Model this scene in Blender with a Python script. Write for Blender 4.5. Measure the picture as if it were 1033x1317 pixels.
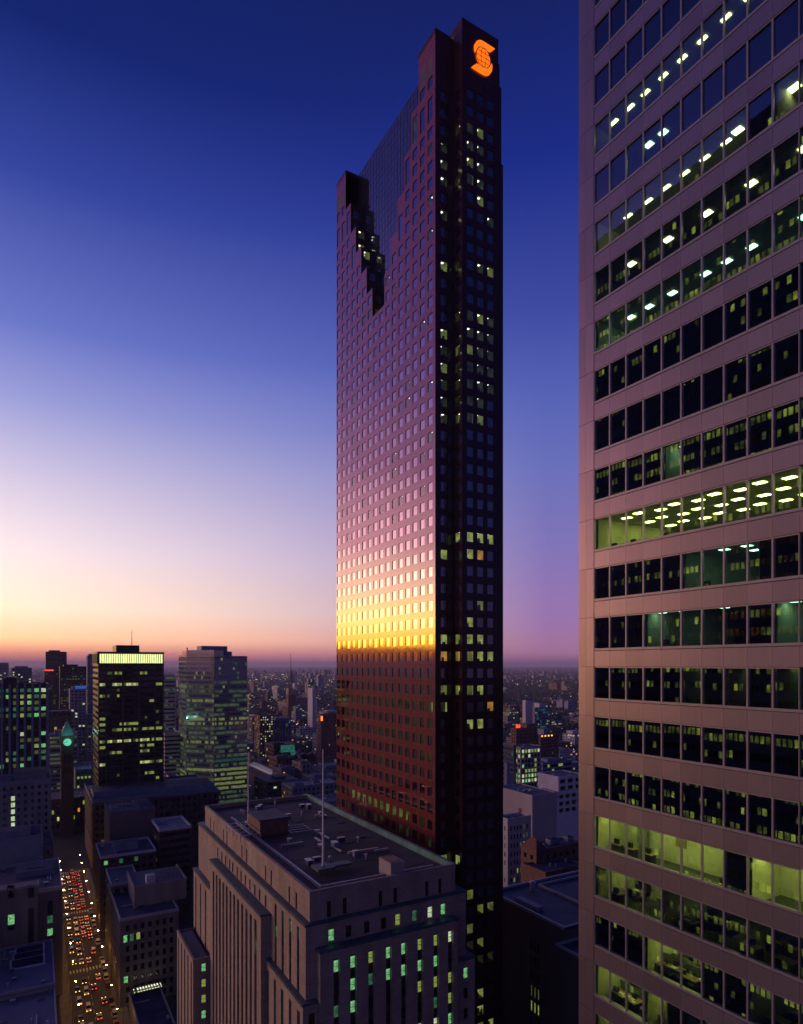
import bpy, math, random
from mathutils import Vector

for o in list(bpy.data.objects):
    bpy.data.objects.remove(o, do_unlink=True)
SC = bpy.context.scene
COL = SC.collection
RND = random.Random(11)
PI = math.pi

# ------------------------------------------------------------------ camera
# the city grid is the world grid: X = east, Y = north, Z = height over the street
H = 130.0                        # height of the viewpoint over the street
F, CX, HY = 815.0, 516.5, 855.0  # focal length, principal column, horizon row, in pixels of the photograph
A = math.atan((CX - 44.0) / F)   # heading, east of north
SA, CA = math.sin(A), math.cos(A)
cam = bpy.data.cameras.new('camera')
camo = bpy.data.objects.new('camera', cam)
COL.objects.link(camo)
camo.location = (0, 0, H)
camo.rotation_euler = (PI / 2, 0, -A)
cam.sensor_fit = 'AUTO'
cam.sensor_width = 36.0
cam.lens = F / 1317.0 * 36.0
cam.shift_y = (HY - 658.5) / 1317.0
cam.clip_start = 0.5
cam.clip_end = 90000.0
SC.camera = camo

# ------------------------------------------------------------------ sky (dusk, the sun just gone in the north-west)
def lin(c):
    c /= 255.0
    return c / 12.92 if c <= 0.04045 else ((c + 0.055) / 1.055) ** 2.4
def srgb(r, g, b):
    return (lin(r), lin(g), lin(b))

world = bpy.data.worlds.new('World')
SC.world = world
world.use_nodes = True
wt = world.node_tree
wt.nodes.clear()
WN, WL = wt.nodes.new, wt.links.new
w_out = WN('ShaderNodeOutputWorld')
w_bg = WN('ShaderNodeBackground')
w_tc = WN('ShaderNodeTexCoord')
w_sep = WN('ShaderNodeSeparateXYZ')
WL(w_tc.outputs['Generated'], w_sep.inputs[0])
def wmath(op, a, b=None, clamp=False):
    n = WN('ShaderNodeMath'); n.operation = op; n.use_clamp = clamp
    for k, v in enumerate((a, b)):
        if v is None: continue
        if isinstance(v, (int, float)): n.inputs[k].default_value = v
        else: WL(v, n.inputs[k])
    return n.outputs[0]
el = wmath('MULTIPLY', wmath('ARCSINE', w_sep.outputs[2]), 180 / PI / 60.0, True)
SUN_AZ = math.radians(-42)
dot = wmath('ADD', wmath('MULTIPLY', w_sep.outputs[0], math.sin(SUN_AZ)), wmath('MULTIPLY', w_sep.outputs[1], math.cos(SUN_AZ)))
hyp = wmath('SQRT', wmath('ADD', wmath('MULTIPLY', w_sep.outputs[0], w_sep.outputs[0]), wmath('ADD', wmath('MULTIPLY', w_sep.outputs[1], w_sep.outputs[1]), 1e-6)))
daz = wmath('MULTIPLY', wmath('ARCCOSINE', wmath('DIVIDE', dot, hyp)), 180 / PI)
def ramp(stops):
    n = WN('ShaderNodeValToRGB')
    cr = n.color_ramp
    while len(cr.elements) < len(stops): cr.elements.new(0.5)
    for e, (p, c) in zip(cr.elements, stops):
        e.position = p / 60.0
    for e, (p, c) in zip(cr.elements, stops):
        e.color = (*c, 1)
    WL(el, n.inputs[0])
    return n.outputs[0]
r_core = ramp([(0, (.3, .08, .03)), (.9, (1.3, .28, .04)), (1.45, (2.6, .62, .07)), (1.75, (12.0, 4.9, .35)), (4, (11.5, 6.6, 1.9)),
               (7, (7.2, 3.9, 2.7)), (10.8, (3.5, 1.6, 1.9)), (17.4, (1.2, .56, 1.1)), (23.5, (.48, .28, .86)), (29, (.22, .15, .62)),
               (36.6, (.055, .06, .38)), (45, (.02, .03, .2)), (60, (.008, .016, .12))])
r_left = ramp([(0, srgb(190, 110, 135)), (.8, srgb(250, 150, 125)), (2, (1.6, .84, .42)), (4.5, (1.38, 1.02, .74)), (9, (1.08, .88, .90)),
               (14.8, srgb(214, 203, 232)), (20, srgb(158, 161, 220)), (25, srgb(108, 121, 202)), (34, srgb(53, 70, 160)), (41.5, srgb(19, 38, 112)), (60, srgb(10, 20, 84))])
r_right = ramp([(0, srgb(150, 98, 140)), (1, srgb(174, 120, 158)), (3.8, srgb(158, 120, 176)), (10.5, srgb(130, 118, 186)), (17, srgb(106, 113, 188)),
                (23, srgb(84, 98, 181)), (28.5, srgb(61, 75, 162)), (38, srgb(27, 44, 134)), (46, srgb(20, 33, 98)), (60, srgb(10, 18, 80))])
r_anti = ramp([(0, srgb(54, 46, 82)), (4, srgb(62, 54, 100)), (12, srgb(45, 49, 108)), (25, srgb(30, 39, 98)), (45, srgb(14, 24, 76)), (60, srgb(10, 18, 80))])
def smooth(a, b):
    n = WN('ShaderNodeMapRange'); n.interpolation_type = 'SMOOTHERSTEP'
    n.inputs[1].default_value = a; n.inputs[2].default_value = b
    WL(daz, n.inputs[0])
    return n.outputs[0]
def lerp(a, b, t):
    n = WN('ShaderNodeMix'); n.data_type = 'RGBA'
    WL(t, n.inputs[0]); WL(a, n.inputs[6]); WL(b, n.inputs[7])
    return n.outputs[2]
def lins(a, b):
    n = WN('ShaderNodeMapRange')
    n.inputs[1].default_value = a; n.inputs[2].default_value = b
    WL(daz, n.inputs[0])
    return n.outputs[0]
c = lerp(r_core, r_left, lins(14, 40))
c = lerp(c, r_right, lins(40, 85))
c = lerp(c, r_anti, smooth(98, 160))
WL(c, w_bg.inputs['Color'])
w_bg.inputs['Strength'].default_value = 1.0
WL(w_bg.outputs[0], w_out.inputs['Surface'])

SC.view_settings.view_transform = 'Standard'
SC.view_settings.look = 'None'
SC.view_settings.exposure = 0.0
SC.view_settings.gamma = 1.0
SC.view_settings.use_curve_mapping = False
cy = SC.cycles
cy.use_denoising = True
cy.max_bounces = 6
cy.diffuse_bounces = 2
cy.glossy_bounces = 4
cy.transmission_bounces = 4
cy.transparent_max_bounces = 12
cy.volume_bounces = 0
cy.caustics_reflective = False
cy.caustics_refractive = False
cy.sample_clamp_indirect = 4.0
cy.use_adaptive_sampling = True
cy.adaptive_threshold = 0.015
try: cy.use_light_tree = True
except Exception: pass

# ------------------------------------------------------------------ where a pixel of the photograph lies on the grid
def uu(px): return (px - CX) / F
def at(px, d):
    u = uu(px)
    return (d * (u * CA + SA), d * (CA - u * SA))
def north_len(px0, d, px1):
    u0, u1 = uu(px0), uu(px1)
    return (u0 - u1) * d / (SA + u1 * CA)
def east_len(px0, d, px1):
    u0, u1 = uu(px0), uu(px1)
    return (u1 - u0) * d / (CA - u1 * SA)
def n_on_e(px, E):
    u = uu(px); return E * (CA - u * SA) / (SA + u * CA)
def e_on_n(px, N):
    u = uu(px); return N * (SA + u * CA) / (CA - u * SA)
def z_at(py, d): return H + (HY - py) / F * d
def fwd(E, N): return E * SA + N * CA
def px_of(E, N, z):
    d = fwd(E, N)
    return (CX + F * (E * CA - N * SA) / d, HY - (z - H) / d * F, d)

# ------------------------------------------------------------------ materials
MATS = {}
def surf(name, col, rough=.8, metal=0.0, amt=.18, scale=.25, bump=0.0, bscale=6.0, spec=.5, ior=1.45, streak=False, course=None, wave=0.0):
    if name in MATS: return MATS[name]
    m = bpy.data.materials.new(name); m.use_nodes = True
    nt = m.node_tree; b = nt.nodes['Principled BSDF']
    b.inputs['Roughness'].default_value = rough
    b.inputs['Metallic'].default_value = metal
    b.inputs['IOR'].default_value = ior
    tc = nt.nodes.new('ShaderNodeTexCoord')
    src = tc.outputs['Object']
    if streak:
        mp = nt.nodes.new('ShaderNodeMapping'); mp.inputs['Scale'].default_value = (1, 1, .12)
        nt.links.new(src, mp.inputs[0]); src = mp.outputs[0]
    n1 = nt.nodes.new('ShaderNodeTexNoise'); n1.inputs['Scale'].default_value = scale; n1.inputs['Detail'].default_value = 6
    nt.links.new(src, n1.inputs['Vector'])
    mr = nt.nodes.new('ShaderNodeMapRange')
    mr.inputs[1].default_value = .3; mr.inputs[2].default_value = .7
    mr.inputs[3].default_value = 1 - amt; mr.inputs[4].default_value = 1 + amt
    nt.links.new(n1.outputs[0], mr.inputs[0])
    mx = nt.nodes.new('ShaderNodeVectorMath'); mx.operation = 'SCALE'
    mx.inputs[0].default_value = col
    nt.links.new(mr.outputs[0], mx.inputs['Scale'])
    if course:
        cw, ch, ca, off = course
        sx = nt.nodes.new('ShaderNodeSeparateXYZ'); cb = nt.nodes.new('ShaderNodeCombineXYZ'); ad = nt.nodes.new('ShaderNodeMath')
        nt.links.new(tc.outputs['Object'], sx.inputs[0]); nt.links.new(sx.outputs[0], ad.inputs[0]); nt.links.new(sx.outputs[1], ad.inputs[1])
        nt.links.new(ad.outputs[0], cb.inputs[0]); nt.links.new(sx.outputs[2], cb.inputs[1])
        bk = nt.nodes.new('ShaderNodeTexBrick'); bk.offset = off
        bk.inputs['Color1'].default_value = (1 - ca,) * 3 + (1,); bk.inputs['Color2'].default_value = (1 + ca,) * 3 + (1,); bk.inputs['Mortar'].default_value = (.62, .62, .62, 1)
        bk.inputs['Scale'].default_value = 1.0; bk.inputs['Mortar Size'].default_value = .02; bk.inputs['Brick Width'].default_value = cw; bk.inputs['Row Height'].default_value = ch
        nt.links.new(cb.outputs[0], bk.inputs['Vector'])
        mm = nt.nodes.new('ShaderNodeVectorMath'); mm.operation = 'MULTIPLY'
        nt.links.new(mx.outputs[0], mm.inputs[0]); nt.links.new(bk.outputs[0], mm.inputs[1]); nt.links.new(mm.outputs[0], b.inputs['Base Color'])
    else: nt.links.new(mx.outputs[0], b.inputs['Base Color'])
    if wave:
        n3 = nt.nodes.new('ShaderNodeTexNoise'); n3.inputs['Scale'].default_value = .45; n3.inputs['Detail'].default_value = 1
        nt.links.new(tc.outputs['Object'], n3.inputs['Vector'])
        b3 = nt.nodes.new('ShaderNodeBump'); b3.inputs['Strength'].default_value = wave; b3.inputs['Distance'].default_value = .05
        nt.links.new(n3.outputs[0], b3.inputs['Height']); nt.links.new(b3.outputs[0], b.inputs['Normal'])
    if bump:
        n2 = nt.nodes.new('ShaderNodeTexNoise'); n2.inputs['Scale'].default_value = bscale; n2.inputs['Detail'].default_value = 4
        nt.links.new(tc.outputs['Object'], n2.inputs['Vector'])
        bp = nt.nodes.new('ShaderNodeBump'); bp.inputs['Strength'].default_value = bump; bp.inputs['Distance'].default_value = .02
        nt.links.new(n2.outputs[0], bp.inputs['Height'])
        nt.links.new(bp.outputs[0], b.inputs['Normal'])
    MATS[name] = m
    return m
def glow(name, col, strength, vary=0.0, vscale=.8, gloss=False, sample=False):
    """something that gives off light: a lamp, a lit room seen through its window"""
    if name in MATS: return MATS[name]
    m = bpy.data.materials.new(name); m.use_nodes = True
    nt = m.node_tree; b = nt.nodes['Principled BSDF']
    b.inputs['Base Color'].default_value = (.01, .012, .012, 1)
    b.inputs['Roughness'].default_value = .06 if gloss else .5
    b.inputs['Emission Color'].default_value = (*col, 1)
    b.inputs['Emission Strength'].default_value = strength
    if vary:
        tc = nt.nodes.new('ShaderNodeTexCoord')
        n1 = nt.nodes.new('ShaderNodeTexNoise'); n1.inputs['Scale'].default_value = vscale; n1.inputs['Detail'].default_value = 3
        nt.links.new(tc.outputs['Object'], n1.inputs['Vector'])
        mr = nt.nodes.new('ShaderNodeMapRange')
        mr.inputs[1].default_value = .32; mr.inputs[2].default_value = .68
        mr.inputs[3].default_value = strength * (1 - vary); mr.inputs[4].default_value = strength * (1 + vary)
        nt.links.new(n1.outputs[0], mr.inputs[0])
        nt.links.new(mr.outputs[0], b.inputs['Emission Strength'])
    if not sample:
        try: m.cycles.emission_sampling = 'NONE'
        except Exception: pass
    MATS[name] = m
    return m
def clear_glass(name, ior=1.9, tint=(.8, .84, .8)):
    if name in MATS: return MATS[name]
    m = bpy.data.materials.new(name); m.use_nodes = True
    nt = m.node_tree; nt.nodes.clear()
    out = nt.nodes.new('ShaderNodeOutputMaterial')
    mix = nt.nodes.new('ShaderNodeMixShader'); tr = nt.nodes.new('ShaderNodeBsdfTransparent'); gl = nt.nodes.new('ShaderNodeBsdfGlossy')
    fr = nt.nodes.new('ShaderNodeFresnel'); fr.inputs[0].default_value = ior
    # wavy float glass
    tc = nt.nodes.new('ShaderNodeTexCoord'); n2 = nt.nodes.new('ShaderNodeTexNoise'); n2.inputs['Scale'].default_value = .9
    bp = nt.nodes.new('ShaderNodeBump'); bp.inputs['Strength'].default_value = .014; bp.inputs['Distance'].default_value = .05
    nt.links.new(tc.outputs['Object'], n2.inputs['Vector']); nt.links.new(n2.outputs[0], bp.inputs['Height']); nt.links.new(bp.outputs[0], gl.inputs['Normal'])
    tr.inputs[0].default_value = (*tint, 1); gl.inputs['Roughness'].default_value = .01
    gl.inputs[0].default_value = (.95, .97, 1, 1)
    nt.links.new(fr.outputs[0], mix.inputs[0]); nt.links.new(tr.outputs[0], mix.inputs[1]); nt.links.new(gl.outputs[0], mix.inputs[2])
    nt.links.new(mix.outputs[0], out.inputs[0])
    MATS[name] = m
    return m
def dark_glass(name, base=(.008, .01, .015), ior=1.8, rough=.03, bump=.04):
    if name in MATS: return MATS[name]
    m = bpy.data.materials.new(name); m.use_nodes = True
    nt = m.node_tree; b = nt.nodes['Principled BSDF']
    b.inputs['Base Color'].default_value = (*base, 1)
    b.inputs['IOR'].default_value = ior
    b.inputs['Roughness'].default_value = rough
    tc = nt.nodes.new('ShaderNodeTexCoord'); n2 = nt.nodes.new('ShaderNodeTexNoise'); n2.inputs['Scale'].default_value = .6
    bp = nt.nodes.new('ShaderNodeBump'); bp.inputs['Strength'].default_value = bump; bp.inputs['Distance'].default_value = .05
    nt.links.new(tc.outputs['Object'], n2.inputs['Vector']); nt.links.new(n2.outputs[0], bp.inputs['Height']); nt.links.new(bp.outputs[0], b.inputs['Normal'])
    MATS[name] = m
    return m

# ------------------------------------------------------------------ mesh building
class MB:
    def __init__(s): s.v = []; s.f = []; s.m = []
    def quad(s, a, b, c, d, mi=0):
        i = len(s.v); s.v += [a, b, c, d]; s.f.append((i, i + 1, i + 2, i + 3)); s.m.append(mi)
    def poly(s, pts, mi=0):
        i = len(s.v); s.v += list(pts); s.f.append(tuple(range(i, i + len(pts)))); s.m.append(mi)
    def box(s, x0, x1, y0, y1, z0, z1, mi=0, top=None, bottom=True):
        i = len(s.v)
        s.v += [(x0, y0, z0), (x1, y0, z0), (x1, y1, z0), (x0, y1, z0), (x0, y0, z1), (x1, y0, z1), (x1, y1, z1), (x0, y1, z1)]
        fs = [(4, 5, 6, 7), (0, 1, 5, 4), (1, 2, 6, 5), (2, 3, 7, 6), (3, 0, 4, 7)]
        if bottom: fs.append((3, 2, 1, 0))
        for k, f in enumerate(fs):
            s.f.append(tuple(i + q for q in f)); s.m.append(top if (k == 0 and top is not None) else mi)
    def prism(s, pts, z0, z1, mi=0, top=None):
        n = len(pts); i = len(s.v)
        s.v += [(x, y, z0) for x, y in pts] + [(x, y, z1) for x, y in pts]
        for k in range(n):
            j = (k + 1) % n
            s.f.append((i + k, i + j, i + n + j, i + n + k)); s.m.append(mi)
        s.f.append(tuple(i + n + k for k in range(n))); s.m.append(mi if top is None else top)
    def tube(s, p, q, r0, r1, n=8, mi=0):
        p, q = Vector(p), Vector(q); d = (q - p).normalized()
        a = d.orthogonal().normalized(); b = d.cross(a)
        i = len(s.v)
        for c, r in ((p, r0), (q, r1)):
            for k in range(n):
                t = 2 * PI * k / n
                s.v.append(tuple(c + a * (r * math.cos(t)) + b * (r * math.sin(t))))
        for k in range(n):
            j = (k + 1) % n
            s.f.append((i + k, i + j, i + n + j, i + n + k)); s.m.append(mi)
        s.f.append(tuple(i + n + k for k in range(n))); s.m.append(mi)
        s.f.append(tuple(i + n - 1 - k for k in range(n))); s.m.append(mi)
    def mesh(s, name, mats, off=(0, 0, 0)):
        me = bpy.data.meshes.new(name)
        ox, oy, oz = off
        me.from_pydata([(x - ox, y - oy, z - oz) for x, y, z in s.v], [], s.f)
        for m in mats: me.materials.append(m)
        if len(mats) > 1: me.polygons.foreach_set('material_index', s.m)
        me.update()
        return me
    def build(s, name, mats, root=None, kind=None):
        """links the collected shapes (world coordinates) as one object under root"""
        if not s.f: return None
        off = tuple(root.location) if root is not None else (0, 0, 0)
        o = bpy.data.objects.new(name, s.mesh(name, mats, off))
        COL.objects.link(o)
        if root is not None: o.parent = root
        if kind: o['kind'] = kind
        return o

def thing(name, label, cat, loc, group=None):
    o = bpy.data.objects.new(name, None); COL.objects.link(o)
    o.empty_display_size = .5
    o.location = loc
    o['label'] = label; o['category'] = cat
    if group: o['group'] = group
    return o
def tag(o, label, cat, group=None):
    o['label'] = label; o['category'] = cat
    if group: o['group'] = group
    return o
def put(name, me, parent, loc, rz=0.0, rx=0.0):
    o = bpy.data.objects.new(name, me); COL.objects.link(o)
    o.parent = parent
    base = parent.location
    o.location = (loc[0] - base[0], loc[1] - base[1], loc[2] - base[2])
    o.rotation_euler = (rx, 0, rz)
    return o
def sub(name, me, parent, rel=(0, 0, 0)):
    o = bpy.data.objects.new(name, me); COL.objects.link(o); o.parent = parent; o.location = rel
    return o

def facade(mb, P, U, W, z0, z1, ui, zi, rec, mi=0, rmi=None, skip=None):
    """a wall W long from P along U with openings ui x zi set back by rec; returns the openings"""
    if rmi is None: rmi = mi
    Nx, Ny = U[1], -U[0]
    def pt(u, z, dep=0.0): return (P[0] + U[0] * u - Nx * dep, P[1] + U[1] * u - Ny * dep, z)
    out = []
    zc = z0
    for j, (c, d) in enumerate(zi):
        if c > zc + 1e-4: mb.quad(pt(0, zc), pt(W, zc), pt(W, c), pt(0, c), mi)
        uc = 0.0
        for i, (a, b) in enumerate(ui):
            if skip and skip(i, j):
                continue
            if a > uc + 1e-4: mb.quad(pt(uc, c), pt(a, c), pt(a, d), pt(uc, d), mi)
            mb.quad(pt(a, c), pt(a, c, rec), pt(a, d, rec), pt(a, d), rmi)
            mb.quad(pt(b, c, rec), pt(b, c), pt(b, d), pt(b, d, rec), rmi)
            mb.quad(pt(a, c, rec), pt(a, c), pt(b, c), pt(b, c, rec), rmi)
            mb.quad(pt(a, d), pt(a, d, rec), pt(b, d, rec), pt(b, d), rmi)
            out.append((i, j, a, b, c, d))
            uc = b
        if uc < W - 1e-4: mb.quad(pt(uc, c), pt(W, c), pt(W, d), pt(uc, d), mi)
        zc = d
    if zc < z1 - 1e-4: mb.quad(pt(0, zc), pt(W, zc), pt(W, z1), pt(0, z1), mi)
    return out
def pane_quad(mb, P, U, a, b, c, d, dep, mi, tilt=0.0):
    Nx, Ny = U[1], -U[0]
    def pt(u, z, e): return (P[0] + U[0] * u - Nx * e, P[1] + U[1] * u - Ny * e, z)
    t1 = RND.uniform(-tilt, tilt); t2 = RND.uniform(-tilt, tilt)
    mb.quad(pt(a, c, dep + t1), pt(b, c, dep - t1 + t2), pt(b, d, dep - t2), pt(a, d, dep), mi)
def room(mb, P, U, a, b, c, d, dep, deep, wi, li, lamps=2, desk=None):
    """a lit room behind a window: walls in material wi, ceiling lamps in li, a dark desk in desk"""
    Nx, Ny = U[1], -U[0]
    def pt(u, z, e): return (P[0] + U[0] * u - Nx * e, P[1] + U[1] * u - Ny * e, z)
    e0, e1 = dep + .03, dep + deep
    a2, b2, c2, d2 = a - .35, b + .35, c - .3, d + .25
    mb.quad(pt(a2, c2, e1), pt(b2, c2, e1), pt(b2, d2, e1), pt(a2, d2, e1), wi)
    mb.quad(pt(a2, c2, e0), pt(a2, c2, e1), pt(a2, d2, e1), pt(a2, d2, e0), wi)
    mb.quad(pt(b2, c2, e0), pt(b2, c2, e1), pt(b2, d2, e1), pt(b2, d2, e0), wi)
    mb.quad(pt(a2, d2, e0), pt(b2, d2, e0), pt(b2, d2, e1), pt(a2, d2, e1), wi)
    mb.quad(pt(a2, c2, e0), pt(b2, c2, e0), pt(b2, c2, e1), pt(a2, c2, e1), desk if desk is not None else wi)
    w = b2 - a2
    for k in range(lamps):
        e = e0 + (e1 - e0) * (.28 + .4 * k); u = a2 + w * RND.uniform(.3, .6)
        mb.quad(pt(u - .32, d2 - .04, e - .3), pt(u + .32, d2 - .04, e - .3), pt(u + .32, d2 - .04, e + .3), pt(u - .32, d2 - .04, e + .3), li)
    if desk is not None:
        u = a2 + w * RND.uniform(.25, .7); hh = RND.uniform(.6, 1.7)
        for q in range(2):
            u2 = u + RND.uniform(-.4, .4); e = e0 + .5 + q * .7
            mb.quad(pt(u2 - .4, c2, e), pt(u2 + .4, c2, e), pt(u2 + .3, c2 + hh, e), pt(u2 - .3, c2 + hh, e), desk)

# ------------------------------------------------------------------ shared materials
m_asphalt = surf('asphalt', (.05, .05, .055), .75, amt=.3, scale=.4)
m_pave = surf('pavement_concrete', (.16, .155, .15), .8, amt=.25, scale=.5)
m_ground = surf('city_ground', (.035, .036, .04), .9, amt=.5, scale=.012)
m_roof = surf('roof_gravel', (.085, .09, .115), .85, amt=.35, scale=.15, bump=.3, bscale=3)
m_roof_dark = surf('roof_tar', (.045, .055, .09), .7, amt=.4, scale=.2)
m_roof_pale = surf('roof_membrane', (.2, .21, .23), .7, amt=.25, scale=.12)
m_coping = surf('coping_metal', (.35, .36, .38), .45, metal=.3, amt=.15, scale=.8)
m_stone = surf('limestone', (.3, .275, .245), .8, amt=.2, scale=.35, bump=.25, bscale=4, streak=True)
m_stone_dark = surf('sooty_stone', (.13, .13, .135), .85, amt=.25, scale=.3, streak=True)
m_concrete = surf('concrete_pale', (.3, .3, .3), .8, amt=.18, scale=.2, streak=True)
m_white = surf('white_concrete', (.5, .49, .48), .75, amt=.12, scale=.2, streak=True)
m_brick = surf('brown_brick', (.17, .095, .07), .85, amt=.25, scale=.6)
m_brickdark = surf('dark_brick', (.085, .06, .052), .85, amt=.3, scale=.5)
m_black = surf('bronze_cladding', (.03, .029, .03), .45, metal=.2, amt=.2, scale=.3)
m_bronze = surf('bronze_column', (.075, .062, .055), .5, metal=.2, amt=.2, scale=.3)
m_grille = surf('cast_grille', (.03, .028, .026), .6, metal=.4)
m_copper = surf('green_copper', (.09, .24, .22), .6, amt=.3, scale=.5, streak=True)
m_metal = surf('painted_steel', (.4, .4, .42), .4, metal=.5)
m_bluegrey = surf('blue_grey_panel', (.17, .2, .28), .6, amt=.15, scale=.3)
m_dark_metal = surf('dark_steel', (.05, .05, .055), .5, metal=.4)
g_office = dark_glass('office_glass', ior=1.75)
g_blue = dark_glass('blue_glass', (.012, .03, .05), 1.9)
LIT = {
    'lime': glow('lit_lime', (.46, .58, .13), .42, .45, 1.1, True),
    'lime_dim': glow('lit_lime_dim', (.34, .44, .13), .13, .45, 1.1, True),
    'mint': glow('lit_mint', (.28, .80, .30), .5, .6, 1.2, True),
    'mint_dim': glow('lit_mint_dim', (.15, .55, .28), .16, .7, 1.2, True),
    'cream': glow('lit_cream', (.8, .82, .38), .6, .5, 1.2, True),
    'amber': glow('lit_amber', (.95, .42, .06), .6, .6, 1.2, True),
    'teal': glow('lit_teal', (.06, .35, .30), .25, .7, .8, True),
    'white': glow('lit_white', (.7, .85, .5), .65, .5, 1.0, True),
}
def pick(rng, table):
    t = rng.random()
    for k, p in table:
        if t < p: return k
        t -= p
    return None

def clutter(root, x0, x1, y0, y1, z, n, seed):
    rng = random.Random(seed); q = MB()
    for i in range(n):
        x, y = rng.uniform(x0, x1), rng.uniform(y0, y1); k = rng.random()
        if k < .35:
            w, l, h = rng.uniform(.6, 1.8), rng.uniform(.6, 1.8), rng.uniform(.5, 1.3); q.box(x, x + w, y, y + l, z, z + h, rng.randrange(2)); q.box(x - .1, x + w + .1, y - .1, y + l + .1, z + h, z + h + .12, 2)
        elif k < .6: q.tube((x, y, z), (x, y, z + rng.uniform(.6, 1.6)), .18, .18, 8, 2); q.tube((x, y, z + 1.0), (x, y, z + 1.25), .4, .2, 8, 2)
        elif k < .8:
            l = rng.uniform(3, 9)
            if rng.random() < .5: q.box(x, min(x + l, x1), y, y + .35, z + .2, z + .55, 2)
            else: q.box(x, x + .35, y, min(y + l, y1), z + .2, z + .55, 2)
        else: q.box(x, x + 2.2, y, y + 1.4, z, z + .14, 1)
    q.build('roof_vent', [m_bluegrey, m_roof_dark, m_metal], root, 'stuff')

SOLID = []   # footprints already built on, for scattering the rest of the city
def claim(x0, x1, y0, y1): SOLID.append((x0, x1, y0, y1))
def is_free(x0, x1, y0, y1, gap=3.0):
    for a, b, c, d in SOLID:
        if x0 < b + gap and x1 > a - gap and y0 < d + gap and y1 > c - gap: return False
    return True

def block(name, label, cat, E0, N0, W, L, z1, wall=None, bay=3.4, fh=3.8, wf=.6, wz=(.28, .8), rec=.25, glass=None, lit=(), rowvar=True,
          faces='SW', zwin=0.0, group=None, roof=None, parapet=.9, cap=None, units=(), margin=.8, seed=1, blank=None, unit_mat=None, bands=False, crown=None, z0=0.0,
          clut=0):
    """one building with openings cut in the listed faces, glazing set back in them, a parapet, a roof deck and roof units"""
    rng = random.Random(seed * 7919 + 13)
    clut = clut or (int(min(40, W * L / 55)) if fwd(E0, N0) < 620 and faces != 'E' else 0)
    wall = wall or m_concrete; glass = glass or g_office; roof = roof or m_roof
    root = thing(name, label, cat, (E0 + W / 2, N0 + L / 2, z0), group)
    claim(E0, E0 + W, N0, N0 + L)
    wb, pb = MB(), MB()
    mats = [glass] + [LIT[k] for k, _ in lit]
    idx = {k: i + 1 for i, (k, _) in enumerate(lit)}
    zt = z1 - parapet
    F4 = {'S': ((E0, N0), (1, 0), W), 'W': ((E0, N0 + L), (0, -1), L), 'E': ((E0 + W, N0), (0, 1), L), 'N': ((E0 + W, N0 + L), (-1, 0), W)}
    nrow = max(1, int((zt - .6 - max(zwin, z0)) / fh))
    rowf = [rng.choice((.1, .35, .8, 1.2, 2.0)) if rowvar else 1.0 for _ in range(nrow + 1)]
    for fc in 'SWEN':
        P, U, WW = F4[fc]
        if fc not in faces:
            wb.quad((P[0], P[1], z0), (P[0] + U[0] * WW, P[1] + U[1] * WW, z0), (P[0] + U[0] * WW, P[1] + U[1] * WW, zt), (P[0], P[1], zt), 0)
            continue
        nb = max(1, int(round((WW - 2 * margin) / bay)))
        bb = (WW - 2 * margin) / nb
        if bands: ui = [(margin, WW - margin)]
        else: ui = [(margin + bb * (i + .5 - wf / 2), margin + bb * (i + .5 + wf / 2)) for i in range(nb)]
        zi = [(zt - .6 - fh * (j + 1) + fh * wz[0], zt - .6 - fh * (j + 1) + fh * wz[1]) for j in range(nrow)][::-1]
        ops = facade(wb, P, U, WW, z0, zt, ui, zi, rec, 0, skip=(lambda i, j: blank(fc, i, nrow - 1 - j)) if blank else None)
        for (i, j, a, b, cc, dd) in ops:
            n2 = nb if bands else 1
            for q in range(n2):
                a2, b2 = (a + (b - a) * q / n2, a + (b - a) * (q + 1) / n2)
                k = pick(rng, [(kk, pp * rowf[j]) for kk, pp in lit])
                pane_quad(pb, P, U, a2, b2, cc, dd, rec - .02, idx.get(k, 0), .01)
    wb.build('wall', [wall], root)
    pb.build('window', mats, root, 'stuff' if len(pb.f) > 1 else None)
    rb = MB(); rb.quad((E0, N0, zt), (E0 + W, N0, zt), (E0 + W, N0 + L, zt), (E0, N0 + L, zt)); rb.build('roof', [roof], root)
    t = .35; q = MB(); zp = z1
    q.box(E0 - .06, E0 + W + .06, N0 - .06, N0 + t, zt - .15, zp); q.box(E0 - .06, E0 + W + .06, N0 + L - t, N0 + L + .06, zt - .15, zp)
    q.box(E0 - .06, E0 + t, N0 + t, N0 + L - t, zt - .15, zp); q.box(E0 + W - t, E0 + W + .06, N0 + t, N0 + L - t, zt - .15, zp)
    q.build('parapet', [cap or wall], root)
    if clut: clutter(root, E0 + 1, E0 + W - 1.5, N0 + 1, N0 + L - 1.5, zt, clut, seed)
    for un in units:
        fx, fy, w, l, h = un[:5]
        x, y = E0 + W * fx, N0 + L * fy
        ub = MB(); ub.box(x, x + w, y, y + l, zt, zt + h, 0, 1)
        if h > 2.5: ub.box(x - .15, x + w + .15, y - .15, y + l + .15, zt + h - .5, zt + h + .1, 0, 1)
        else: ub.box(x + w * .25, x + w * .75, y + l * .25, y + l * .75, zt + h, zt + h + .35, 1)
        ub.build('roof_unit', [unit_mat or wall, m_roof_dark], root)
    return root

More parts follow.
